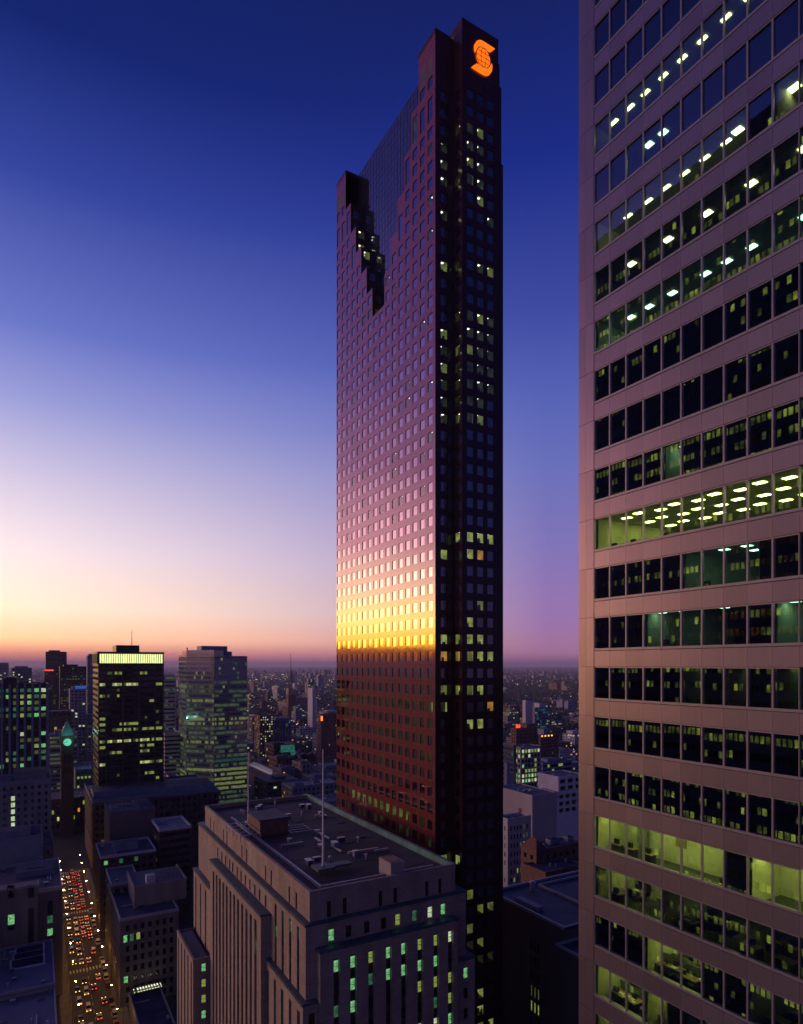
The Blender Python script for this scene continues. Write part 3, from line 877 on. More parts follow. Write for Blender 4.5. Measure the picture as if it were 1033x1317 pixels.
        for x, y in ((-.25, -.6), (0, -.3), (.1, .1), (-.2, .35)):
            q.box(x, x + .24, y, y + .32, .752, .765)
        o = q.build('paper_stack', [papers]); o.location = t.location; o.rotation_euler = (0, 0, rot)
        tag(o, 'papers on the ' + lab.split(',')[0].replace(' with paper piles','').replace(' with white sheets',''), 'papers')
    def chair(j, k, off, lab):
        zf = zt(j) - HWIN - .42
        t = thing('office_chair', lab, 'chair', (e + off, NN - p * k, zf))
        def bx(name, m, *a):
            q = MB(); q.box(*a); o = bpy.data.objects.new(name, q.mesh(name, [m])); COL.objects.link(o); o.parent = t
        bx('seat', seat, -.24, .24, -.24, .24, .42, .5); bx('backrest', seat, .2, .28, -.22, .22, .55, 1.0)
        bx('column', m_dark_metal, -.03, .03, -.03, .03, .08, .42)
        q = MB()
        for a in range(5): q.tube((0, 0, .08), (.3 * math.cos(a * 1.257), .3 * math.sin(a * 1.257), .04), .025, .02, 5)
        o = bpy.data.objects.new('foot', q.mesh('foot', [m_dark_metal])); COL.objects.link(o); o.parent = t
    desk(-5, 5.5, 1.9, 0, 'wooden desk with paper piles in the brightest corner office, sixth pane along')
    desk(-6, 1.4, 1.5, 0, 'wooden desk near the corner pier, one floor under the brightest office')
    desk(-6, 2.7, 1.6, .4, 'turned wooden desk beside a round plant, one floor under the brightest office')
    desk(-6, 7.6, 1.8, 0, 'wooden desk in the lower office below the dim pair of windows')
    desk(-6, 8.6, 1.6, .1, 'pale lit desk with white sheets behind the lowest grilled sill')
    chair(-5, 4.4, 1.3, 'dark office chair by the window of the brightest office')
    chair(-5, 4.9, 2.6, 'dark tall office chair behind the desk of the brightest office')
    chair(-6, 8.9, 2.6, 'dark office chair behind the pale lit desk')
    claim(e, e + 40, -40, NN + 2)
banded()

# ================================================================== THE STONE BANK BUILDING IN FRONT
def stone_bank():
    T1 = (40.26, 70.1, 100.34, 176.0); T2 = (39.26, 72.1, 99.65, 179.3)
    root = thing('stone_bank_building', 'stepped limestone bank building with vertical window strips and flat roof', 'building', (55, 138, 0))
    wall = surf('bank_limestone', (.31, .26, .215), .8, amt=.22, scale=.3, bump=.25, bscale=3, streak=True, course=(1.5, .72, .10, .5))
    spm = surf('spandrel_bronze', (.035, .035, .033), .6, amt=.3)
    cop = surf('ledge_copper', (.055, .10, .115), .55, amt=.3, scale=.5)
    glassm = g_office
    wins = []           # (P,U,a,b,c,d,dep,kind)
    w = MB(); sp = MB(); gr = MB()
    rng = random.Random(3)
    lit_t = [('mint', .36), ('lime', .1), ('mint_dim', .16), ('white', .05)]
    def wall_face(P, U, W, z0, z1, ui=(), zi=(), rec=.3, add=True, table=None, grille=False, forced=None):
        for (i, j, a, b, c, d) in facade(w, P, U, W, z0, z1, list(ui), list(zi), rec, 0):
            if grille:
                pane_quad(gr, P, U, a, b, c, d, rec - .03, 0)
                Nx, Ny = U[1], -U[0]
                for q in range(8):
                    zz = c + (d - c) * (q + .5) / 8
                    x0, y0 = P[0] + U[0] * a - Nx * (rec - .12), P[1] + U[1] * a - Ny * (rec - .12)
                    x1, y1 = P[0] + U[0] * b - Nx * (rec - .04), P[1] + U[1] * b - Ny * (rec - .04)
                    gr.box(min(x0, x1), max(x0, x1), min(y0, y1), max(y0, y1), zz - .06, zz + .06, 1)
            else:
                k = forced.get(i) if forced is not None else pick(rng, table or ())
                wins.append((P, U, a, b, c, d, rec, k))
    def strips(P, U, W, z0, z1, centres, sw, zc0, rows, fh, hw, rec, table, forced=None):
        """tall recessed strips; inside each, windows alternating with dark spandrels"""
        ui = [(c - sw / 2, c + sw / 2) for c in centres]
        lastz = zc0 - fh * rows
        for (i, j, a, b, c, d) in facade(w, P, U, W, z0, z1, ui, [(lastz, zc0)], rec, 0):
            z = zc0
            for r in range(rows):
                zh, zl = z - .5, z - .5 - hw
                pane_quad(sp, P, U, a, b, zh, z, rec - .06, 0); pane_quad(sp, P, U, a, b, z - fh, zl, rec - .06, 0)
                k = forced.get((i, r)) if forced is not None and (i, r) in forced else (pick(rng, table))
                wins.append((P, U, a, b, zl, zh, rec - .02, k))
                z -= fh
    zr, z12, z23 = H - 38.3, H - 43.87, H - 56.5
    ZM = H - 48.0
    FH = 3.85
    # top tier
    e0, e1, n0, n1 = T1
    us = [e_on_n(px, n0) - e0 for px in (423.4, 443.7, 489.8, 508.8, 549.4, 566.2)]
    wall_face((e0, n0), (1, 0), e1 - e0, z12 - .5, zr, [(u - .4, u + .4) for u in us], [(H - 43.4, H - 40.6)], .3, grille=True)
    us = sorted(n1 - n_on_e(px, e0) for px in (270.7, 275.2, 287.6, 292.1, 311.3, 317.4, 341.7, 349, 372.2, 381.2))
    wall_face((e0, n1), (0, -1), n1 - n0, z12 - .5, zr, [(u - .4, u + .4) for u in us], [(H - 43.4, H - 40.4)], .3, grille=True)
    w.quad((e1, n0, z12 - .5), (e1, n1, z12 - .5), (e1, n1, zr), (e1, n0, zr)); w.quad((e1, n1, z12 - .5), (e0, n1, z12 - .5), (e0, n1, zr), (e1, n1, zr))
    # second tier, south face with a row of windows, then the strips of its east end
    e0, e1, n0, n1 = T2
    us = [e_on_n(px, n0) - e0 for px in (426.6, 448.6, 472.2, 493.9, 512, 533.7, 553.5, 570.3)]
    wall_face((e0, n0), (1, 0), e1 - e0, 0, z12, [(u - .56, u + .56) for u in us], [(H - 47.3, H - 45.2)], .35, forced={0: 'mint', 4: 'lime', 5: 'mint_dim', 6: 'white', 7: 'mint'})
    # west face: short windows over the middle bay, tall strips at the south end
    short = sorted(n1 - n_on_e(220 + x / 4.436, e0) for x in (267, 290, 312, 335, 352, 378, 400, 424, 450, 478, 506, 540))
    P, U = (e0, n1), (0, -1)
    split = n1 - 119.5
    wall_face(P, U, split, 0, z12, [(u - .5, u + .5) for u in short], [(H - 47.5, H - 45.2)], .35, table=[('mint_dim', .2), ('lime_dim', .1)])
    cs = sorted(119.5 - n_on_e(px, e0) for px in (354.6, 363.6, 373.3, 383.4))
    strips((e0, 119.5), U, 119.5 - n0, 0, z12, cs, 1.15, H - 45.0, 3, FH, 2.1, .4, [('mint_dim', .45), ('mint', .12)])
    w.quad((e1, n0, 0), (e1, n1, 0), (e1, n1, z12), (e1, n0, z12)); w.quad((e1, n1, 0), (e0, n1, 0), (e0, n1, z12), (e1, n1, z12))
    # middle bay on the west
    e, na, nb = 37.34, 117.8, 158.0
    cs = [1.9 + (nb - na - 3.8) * (i + .5) / 12 for i in range(12)]
    strips((e, nb), (0, -1), nb - na, 0, ZM, cs, 1.55, ZM - 1.7, 13, FH, 2.2, .75, [('mint_dim', .12), ('lime_dim', .06), ('mint', .015)])
    w.quad((e, na, 0), (T2[0], na, 0), (T2[0], na, ZM), (e, na, ZM)); w.quad((T2[0], nb, 0), (e, nb, 0), (e, nb, ZM), (T2[0], nb, ZM))
    # middle bay on the south
    n, ea, eb = 97.8, 41.1, 69.0
    cs = [e_on_n(px, n) - ea for px in (433.5, 454.9, 478.0, 500.5, 520, 541, 561.5, 580)]
    rows = 13
    dark = {(0, 1), (1, 2 - 2 + 9), (2, 2), (3, 2), (4, 2), (7, 1), (6, 3), (0, 4)}
    forced = {}
    pat = [('mint', None, 'mint_dim', 'white'), ('mint', 'mint', 'mint', None), ('lime', 'mint_dim', None, None), ('mint', 'mint', None, None),
           ('mint', 'mint', None, None), ('lime', 'mint', 'lime', None), ('lime', 'mint', 'lime', 'mint_dim'), ('white', None, 'lime', 'lime')]
    for i, col in enumerate(pat):
        for r, k in enumerate(col): forced[(i, r)] = k
    strips((ea, n), (1, 0), eb - ea, 0, ZM, cs, 1.18, ZM - 1.5, rows, FH, 2.1, .75, lit_t, forced)
    w.quad((ea, T2[2], 0), (ea, n, 0), (ea, n, ZM), (ea, T2[2], ZM)); w.quad((eb, n, 0), (eb, T2[2], 0), (eb, T2[2], ZM), (eb, n, ZM))
    # third tier: corner pavilions
    def pav(e0, e1, n0, n1, cw, cso, westn):
        z = z23
        if westn:
            cs = [(n1 - n0) * (i + .5) / westn for i in range(westn)]
            strips((e0, n1), (0, -1), n1 - n0, 0, z, cs, 1.3, z - 1.6, 11, FH, 2.1, .5, [('mint_dim', .1), ('mint', .03)])
        else: w.quad((e0, n1, 0), (e0, n0, 0), (e0, n0, z), (e0, n1, z))
        wall_face((e0, n0), (1, 0), e1 - e0, 0, z, [(u - .55, u + .55) for u in cso], [(z - 3.6 - FH * r, z - 1.5 - FH * r) for r in range(10)][::-1], .35, table=lit_t)
        w.quad((e1, n0, 0), (e1, n1, 0), (e1, n1, z), (e1, n0, z)); w.quad((e1, n1, 0), (e0, n1, 0), (e0, n1, z), (e1, n1, z))
    pav(38.4, 41.0, 98.75, 118.9, 0, [1.6], 5)
    pav(69.1, 73.6, 98.75, 118.9, 0, [2.4], 0)
    pav(38.2, 41.0, 158.1, 180.6, 0, [], 4)
    # low wing over the street
    zw = H - 72.0
    z = zw
    cs = [(20.0) * (i + .5) / 5 for i in range(5)]
    strips((33.5, 179.0), (0, -1), 20.0, 0, z, cs, 1.3, z - 1.2, 12, FH, 2.1, .5, [('mint_dim', .1)])
    wall_face((33.5, 159.0), (1, 0), 4.7, 0, z, [(2.0, 3.1)], [(z - 3.4 - FH * r, z - 1.4 - FH * r) for r in range(12)][::-1], .3, table=[('mint', .55), ('lime', .25), ('mint_dim', .2)])
    w.quad((33.5, 179, 0), (38.2, 179, 0), (38.2, 179, z), (33.5, 179, z))
    w.build('stone_wall', [wall], root)
    sp.build('spandrel', [spm], root, 'stuff')
    gr.build('slot_grille', [g_office, m_grille], root, 'stuff')
    # windows
    wins.sort(key=lambda t: -sum(1.0 for _ in [0]) * 0 - (1.0 if -5 < px_of(t[0][0] + t[1][0] * t[2], t[0][1] + t[1][1] * t[2], t[4])[1] < 1325 and t[7] else 0) * 2 - (1.0 if px_of(t[0][0] + t[1][0] * t[2], t[0][1] + t[1][1] * t[2], t[4])[1] < 1325 else 0) - (.5 if t[1] == (1, 0) else 0))
    cache = {}; rest = MB(); keys = [None] + list(LIT)
    for n_, (P, U, a, b, c, d, dep, kind) in enumerate(wins):
        Nx, Ny = U[1], -U[0]
        if n_ < 300:
            key = (round(b - a, 1), round(d - c, 1), kind)
            W2, H2 = b - a, d - c
            if key not in cache:
                q = MB(); hz = H2 * .48
                q.quad((.05, .05, .05), (W2 - .05, .05, .05), (W2 - .05, .05, hz), (.05, .05, hz), 0)
                q.quad((.05, .02, hz), (W2 - .05, .02, hz), (W2 - .05, .02, H2 - .05), (.05, .02, H2 - .05), 0)
                fr = MB()
                for x0, x1, y0, y1 in ((0, .06, 0, H2), (W2 - .06, W2, 0, H2), (.06, W2 - .06, 0, .07), (.06, W2 - .06, H2 - .07, H2), (.06, W2 - .06, hz - .04, hz + .04)):
                    fr.box(x0, x1, -.03, .03, y0, y1, 0)
                cache[key] = (fr.mesh('window', [m_dark_metal]), q.mesh('pane', [LIT[kind] if kind else glassm]))
            f = put('window', cache[key][0], root, (P[0] + U[0] * a - Nx * (dep - .08), P[1] + U[1] * a - Ny * (dep - .08), c), math.atan2(U[1], U[0]))
            pn = sub('pane', cache[key][1], f)
        else: pane_quad(rest, P, U, a, b, c, d, dep - .04, keys.index(kind))
    rest.build('lower_window', [glassm] + [LIT[k] for k in LIT], root, 'stuff')
    # ledges and roofs
    lg = MB()
    def ledge(e0, e1, n0, n1, z, inner=None):
        lg.box(e0 - .25, e1 + .25, n0 - .25, n1 + .25, z - .02, z + .22, 0)
    for (e0, e1, n0, n1), z in ((T2, z12), ((37.34, T2[0] - .26, 117.8, 158.0), ZM), ((41.1, 69.0, 97.8, T2[2] - .26), ZM),
                                ((38.4, 41.0, 98.75, 118.9), z23), ((69.1, 73.6, 98.75, 118.9), z23), ((38.2, 39.0, 158.1, 180.6), z23)):
        lg.box(e0 - .25, e1 + .25, n0 - .25, n1 + .25, z, z + .22, 0)
        lg.box(e0 - .12, e1 + .12, n0 - .12, n1 + .12, z + .22, z + .4, 0)
    lg.build('ledge', [cop], root, None)
    wr = MB(); wr.box(33.6, 37.3, 159.1, 178.9, zw - .5, zw - .4); wr.build('wing_roof', [m_roof_dark], root)
    wp = MB(); wp.box(33.4, 33.9, 158.9, 179.1, zw - .4, zw + .15); wp.box(33.9, 37.3, 158.9, 159.3, zw - .4, zw + .15); wp.build('wing_parapet', [wall], root)
    e0, e1, n0, n1 = T1
    rb = MB(); rb.quad((e0, n0, zr - 1.1), (e1, n0, zr - 1.1), (e1, n1, zr - 1.1), (e0, n1, zr - 1.1)); rb.build('roof', [surf('bank_roof', (.05, .048, .055), .8, amt=.45, scale=.12)], root)
    pb = MB(); t = .55
    pb.box(e0 - .05, e1 + .05, n0 - .05, n0 + t, zr - 1.1, zr); pb.box(e0 - .05, e1 + .05, n1 - t, n1 + .05, zr - 1.1, zr)
    pb.box(e0 - .05, e0 + t, n0 + t, n1 - t, zr - 1.1, zr); pb.box(e1 - t, e1 + .05, n0 + t, n1 - t, zr - 1.1, zr)
    pb.build('parapet', [wall], root)
    fl = MB(); fl.box(e1 - t - .12, e1 - t - .02, n0 + t, n1 - t, zr - 1.1, zr + .12); fl.box(e1 - t - .02, e1 + .1, n0, n1, zr + .02, zr + .14); fl.build('copper_flashing', [m_copper], root)
    cb = MB()
    cb.box(e0 + 3.2, e1 - 3.0, n0 + 3.0, n0 + 3.35, zr - 1.1, zr - .55); cb.box(e0 + 3.2, e0 + 3.55, n0 + 3.35, n1 - 14, zr - 1.1, zr - .55)
    cb.build('roof_kerb', [m_coping], root)
    dk = MB(); dk.box(e0 + 5.5, e0 + 9.0, n0 + 9.5, n0 + 13.0, zr - .4, zr + .1); dk.box(e0 + 9.0, e0 + 13, n0 + 10.5, n0 + 12.6, zr - .45, zr)
    for x, y in ((5.7, 9.7), (8.6, 9.7), (5.7, 12.6), (8.6, 12.6), (12.6, 10.8), (12.6, 12.2)): dk.box(e0 + x, e0 + x + .2, n0 + y, n0 + y + .2, zr - 1.1, zr - .4)
    dk.build('pole_platform', [cop], root)
    bx = MB(); x, y = at(499, 118); 
    bx.box(x - .5, x + 2.4, y - 2, y + 2.6, zr - 1.1, zr + 1.9, 0); bx.box(x - .2, x + 2.1, y - 1.7, y + 2.3, zr + 1.9, zr + 1.95, 1)
    bx.build('vent_house', [m_concrete, m_black], root)
    ph = MB(); X, Y = at(350, 148)
    ph.box(X - 3.5, X + 3.2, Y - 2.0, Y + 7, zr - 1.1, zr + 2.6, 0); ph.box(X - 3.8, X + 3.5, Y - 2.3, Y + 7.3, zr + 2.6, zr + 2.9, 1)
    ph.build('roof_house', [m_brick, m_roof_dark], root)
    fr = MB()
    for i in range(5): fr.box(X - 8.6 + .1 * i, X - 3.9, Y - 4 + 3.0 * i, Y - 3.85 + 3.0 * i, zr + .25, zr + .4)
    for xx in (X - 8.6, X - 6.4, X - 4.1): fr.box(xx, xx + .15, Y - 4, Y + 8.2, zr + .4, zr + .52)
    for xx in (X - 8.6, X - 4.1):
        for i in range(5): fr.box(xx, xx + .12, Y - 4 + 3.0 * i, Y - 3.88 + 3.0 * i, zr - 1.1, zr + .25)
    for i in range(4): fr.box(X + 3.8, X + 9, Y - 3 + 2 * i, Y - 2.85 + 2 * i, zr - .8, zr - .65)
    fr.box(X + 3.8, X + 3.95, Y - 3, Y + 3.2, zr - .95, zr - .8); fr.box(X + 8.8, X + 8.95, Y - 3, Y + 3.2, zr - .95, zr - .8)
    fr.build('roof_railing', [m_metal], root)
    claim(33, 74, 97, 181)
    clutter(root, e0 + 4.5, e1 - 5, n0 + 14, n1 - 4, zr - 1.1, 46, 99)
    mk = MB()
    for k in range(9): mk.box(e0 + 3.6, e1 - 3.2, n0 + 6 + k * 7.4, n0 + 6.12 + k * 7.4, zr - 1.1, zr - 1.06)
    mk.build('roof_seam', [m_roof_dark], root, 'stuff')
    # flagpoles stand on the roof
    for (x, y, hgt, lab) in ((e0 + 7.2, n0 + 11.2, 22, 'white flagpole on the copper platform of the bank roof, beside the granite tower'),
                             (*at(319.5, 156), 17, 'white flagpole behind the roof house at the far end of the bank roof')):
        zb = zr + (.1 if hgt == 22 else -1.1)
        f = thing('flagpole', lab, 'flagpole', (x, y, zb), 'flagpoles on the bank roof')
        q = MB(); q.tube((x, y, zb), (x, y, zb + hgt), .24, .1, 10); q.build('pole', [surf('white_pole_paint', (.75, .74, .76), .5, amt=.05)], f)
        q = MB(); q.tube((x, y, zb), (x, y, zb + .5), .3, .22, 10); q.build('base', [m_metal], f)
        q = MB(); q.tube((x, y, zb + hgt), (x, y, zb + hgt + .22), .12, .1, 8); q.build('finial', [m_metal], f)
stone_bank()

# ================================================================== NAMED BUILDINGS ROUND ABOUT
def bpx(name, label, cat, x0, y0, d, xl, xr, L=None, W=None, **kw):
    """near (south-west) corner of the roof seen at x0, y0; far ends of its west and south faces at xl and xr"""
    E0, N0 = at(x0, d)
    return block(name, label, cat, E0, N0, W or east_len(x0, d, xr), L or north_len(x0, d, xl), z_at(y0, d), **kw)
def bpe(name, label, cat, x0, y0, d, xl, L, **kw):
    """west of the vanishing street: south-east corner of the roof at x0, y0; west end at xl"""
    E0, N0 = at(x0, d); W = -east_len(x0, d, xl)
    kw.setdefault('faces', 'SE')
    return block(name, label, cat, E0 - W, N0, W, L, z_at(y0, d), **kw)

m_greystone = surf('grey_stone', (.17, .185, .21), .8, amt=.22, scale=.3, streak=True)
m_tan = surf('tan_precast', (.27, .23, .19), .8, amt=.18, scale=.25, streak=True)

def ribbed_tower():
    d = 392; E, N = at(61.5, d); W = 60.0; L = 34; z1 = z_at(879, d)
    r = block('ribbed_office_tower', 'dark office tower with pale full-height ribs, beside the clock tower', 'office tower', E - W, N, W, L, z1, wall=m_black, bay=3.8, fh=3.8, wf=.66,
              wz=(.12, .72), rec=.2, lit=[('mint', .03), ('lime', .10), ('white', .03), ('mint_dim', .14), ('lime_dim', .14)], faces='SE', zwin=40, margin=.4, parapet=1.2, cap=m_black, seed=4)
    n = 16
    q0 = MB(); q0.box(-.62, .62, -.55, .12, 0, z1 - .4); me = q0.mesh('rib', [m_bluegrey])
    for i in range(n): put('rib', me, r, (E - .2 - i * (W - .4) / (n - 1), N - .02, 0))
    q0 = MB(); q0.box(-.12, .55, -.62, .62, 0, z1 - .4); me2 = q0.mesh('rib', [m_bluegrey])
    for i in range(9): put('rib', me2, r, (E + .02, N + .6 + i * 4.1, 0))
    xa, xb = at(6, d + 8)[0], at(22.5, d + 8)[0]
    q = MB(); q.box(xa, xb, N + 7, N + 20, z1 - 1.2, z1 + 3.6); q.box(xa + 1, xb - 1, N + 8, N + 19, z1 + 3.6, z1 + 4.1); q.build('lift_house', [m_black], r)
ribbed_tower()

def crown_tower():
    d = 435; E, N = at(126.5, d); W = 42.6; L = 46; z1 = z_at(838.6, d)
    r = thing('crown_lit_tower', 'dark bronze office tower with a brightly lit finned crown and a mast', 'office tower', (E + W / 2, N + L / 2, 0))
    claim(E, E + W, N, N + L)
    fh = 3.95; zc1 = z1 - 1.0; zc0 = z1 - 7.8
    w, g, cr, fins, colm = MB(), MB(), MB(), MB(), MB()
    rng = random.Random(9)
    keys = [None, 'lime', 'lime_dim', 'cream']
    # probability per floor and span, after the photograph
    floors = {1: .55, 3: 1.0, 5: .35, 8: .35, 10: .45, 11: .75, 13: .8, 14: .55, 15: .5, 17: .6, 19: .35, 21: .2}
    for (P, U, WW) in (((E, N), (1, 0), W), ((E, N + L), (0, -1), L)):
        zi = [(zc0 - 1.2 - fh * (j + 1) + 1.35, zc0 - 1.2 - fh * (j + 1) + 3.35) for j in range(26)][::-1]
        ui = [(.8, 8.9), (10.1, 20.6), (21.8, 32.3), (33.5, 41.0), ] if U == (1, 0) else [(.8, 10.6), (11.8, 22), (23.2, 33.4), (34.6, L - .9)]
        if U == (1, 0): ui = [(.9, 4.4), (5.6, 15.0), (16.2, 25.6), (26.8, 36.2), (37.4, 41.7)]
        for (i, j, a, b, c, dd) in facade(w, P, U, WW, 0, z1, ui, zi, .45, 0):
            fl = 25 - j; pr = floors.get(fl, .06) * rng.choice((.4, 1, 1.3))
            n = max(2, int((b - a) / 1.55)); run = rng.random() < pr
            for q in range(n):
                a2, b2 = a + (b - a) * q / n, a + (b - a) * (q + 1) / n
                if rng.random() < .18: run = rng.random() < pr
                k = rng.choice((1, 1, 1, 2, 3) if fl in (3, 13, 17) else (1, 2, 1)) if run and rng.random() < .88 else 0
                pane_quad(g, P, U, a2 + .04, b2 - .04, c, dd, .42, k, .004)
        nf = 29
        Nx, Ny = U[1], -U[0]
        for q in range(nf):
            u = .7 + (WW - 1.4) * q / (nf - 1)
            x, y = P[0] + U[0] * u, P[1] + U[1] * u
            fins.box(x - .17 - (.0 if U[0] else .5), x + .17, y - .17 - (.5 if U[0] else 0), y + .17, zc0, zc1)
        x0, y0 = P[0] + Nx * .12, P[1] + Ny * .12
        cr.quad((x0 + U[0] * .6, y0 + U[1] * .6, zc0 + .2), (x0 + U[0] * (WW - .6), y0 + U[1] * (WW - .6), zc0 + .2), (x0 + U[0] * (WW - .6), y0 + U[1] * (WW - .6), zc1 - .2), (x0 + U[0] * .6, y0 + U[1] * .6, zc1 - .2))
    w.quad((E + W, N, 0), (E + W, N + L, 0), (E + W, N + L, z1), (E + W, N, z1)); w.quad((E + W, N + L, 0), (E, N + L, 0), (E, N + L, z1), (E + W, N + L, z1))
    w.build('wall', [m_black], r); g.build('window', [g_office, LIT['lime'], LIT['lime_dim'], LIT['cream']], r, 'stuff')
    cr.build('lit_crown', [glow('crown_light', (.86, .95, .36), 1.35, .15, .3)], r)
    fins.build('fin', [m_bronze], r, 'stuff')
    for u in (.35, 5.0, 15.6, 26.2, 36.8, W - .35):
        q = MB(); q.box(E + u - .42, E + u + .42, N - .5, N - .02, 0, zc0 - .3); q.build('column', [m_bronze], r)
    q = MB(); q.box(E - .6, E + W + .3, N - .6, N + L, z1 - 1.0, z1 + .3); q.box(E - .6, E + W + .3, N - .6, N + L, zc0 - .6, zc0 - .05); q.build('cornice', [m_bronze], r, None)
    q = MB(); xa, xb = at(144, d + 10)[0] + 3, at(185, d + 10)[0] - 1
    q.box(xa, xb, N + 9, N + 32, z1 + .3, z1 + 5.2); q.build('penthouse', [m_black], r)
    q = MB(); mx = at(165, d + 18)[0] + 3; q.tube((mx, N + 14, z1 + 5.2), (mx, N + 14, z1 + 16), .28, .16, 8); q.tube((mx, N + 14, z1 + 16), (mx, N + 14, z1 + 17.5), .1, .06, 6); q.build('mast', [m_metal], r)
crown_tower()

def chamfered_tower():
    d = 540; p1 = at(275.5, d); W = east_len(275.5, d, 318)
    k = 1.0
    while px_of(p1[0] - k, p1[1] + k, 0)[0] > 240: k += .1
    p0 = (p1[0] - k, p1[1] + k)
    l = 1.0
    while px_of(p0[0], p0[1] + l, 0)[0] > 230: l += .2
    pn = (p0[0], p0[1] + l); p2 = (p1[0] + W, p1[1]); p3 = (p2[0], p2[1] + k + l)
    za, zb = z_at(836.3, d + 12), z_at(843.5, d)
    r = thing('chamfered_glass_tower', 'glass office tower with chamfered corner, thin horizontal bands and stepped roof', 'office tower', (p1[0], p1[1] + 20, 0))
    claim(p0[0], p2[0], p1[1], pn[1])
    wm = surf('spandrel_glass', (.19, .225, .235), .12, amt=.15, scale=.4, ior=2.6)
    gl = dark_glass('bluegreen_glass', (.03, .085, .085), 3.0, .02, .02)
    w, g = MB(), MB(); rng = random.Random(21); fh = 3.95
    for (A_, B_, zt, wlim) in ((pn, p0, z_at(843, d + 30), 1), (p0, p1, za, 1), (p1, p2, zb, 1), (p2, p3, zb, 0), (p3, pn, zb, 0)):
        WW = math.hypot(B_[0] - A_[0], B_[1] - A_[1]); U = ((B_[0] - A_[0]) / WW, (B_[1] - A_[1]) / WW)
        if not wlim:
            w.quad((*A_, 0), (*B_, 0), (*B_, zt), (*A_, zt)); continue
        ref = zb - 1.2
        zi = []
        j = -3
        while True:
            c = ref - fh * (j + 1) + 1.2; j += 1
            if c + 2.4 > zt - .4: continue
            if c < 6: break
            zi.append((c - .05, c + 2.3))
        zi.sort()
        nb = max(2, int(WW / 1.75)); ui = [(.3 + (WW - .6) * i / nb + .1, .3 + (WW - .6) * (i + 1) / nb - .1) for i in range(nb)]
        nz = len(zi)
        for jj, (c, dd) in enumerate(zi):
            pass
        rowp = {}
        for (i, j, a, b, c, dd) in facade(w, A_, U, WW, 0, zt, ui, zi, .12, 0):
            y = px_of(A_[0], A_[1], c)[1]
            if j not in rowp: rowp[j] = [rng.choice((.4, .6, .75, .9)), True, rng.choice((2, 2, 2, 1))]
            rp = rowp[j]
            if rng.random() < .3: rp[1] = rng.random() < rp[0]
            if y < 876: on = rng.random() < .05
            else: on = rp[1] and rng.random() < .9
            kk = rp[2]
            if 988 < y < 996: on, kk = True, 1
            if 925 < y < 933: on, kk = rng.random() < .55, 1
            if 975 < y < 986 and U[1] == 0: on, kk = True, 3
            pane_quad(g, A_, U, a, b, c, dd, .1, (kk if on else 0), .004)
    w.build('wall', [wm], r); g.build('window', [gl, glow('lit_olive', (.42, .5, .14), .3, .5, .5, True), glow('lit_olive_dim', (.27, .44, .20), .13, .8, .35, True), glow('lit_teal_dim', (.06, .35, .28), .14, .7, .6, True)], r, 'stuff')
    q = MB(); q.prism([pn, p0, p1, p2, p3], zb - 1.5, zb - 1.0); q.build('roof', [m_roof], r)
    q = MB(); e0 = p0[0] + 1; q.prism([(p0[0] + .3, p0[1] + .3), (p1[0] + .3, p1[1] + .3), (p1[0] + 10, p1[1] + 8), (p1[0] + 12, p1[1] + 30), (p0[0] + .3, p0[1] + 20)], zb - 1, za - .3); q.build('upper_storey', [wm], r)
    q = MB(); xa, xb = at(254, d + 20)[0], at(291.5, d + 20)[0]; q.box(xa, xb, p1[1] + 12, p1[1] + 30, zb - 1, z_at(831.2, d + 20)); q.box(xb, xb + 4, p1[1] + 12, p1[1] + 26, zb - 1, z_at(838, d + 20)); q.build('penthouse', [m_bluegrey], r)
    q = MB(); q.box(p0[0] + 1.0, p0[0] + 2, p0[1] + 4, p0[1] + 5, za, za + 2.4); q.build('roof_vent', [m_metal], r)
chamfered_tower()

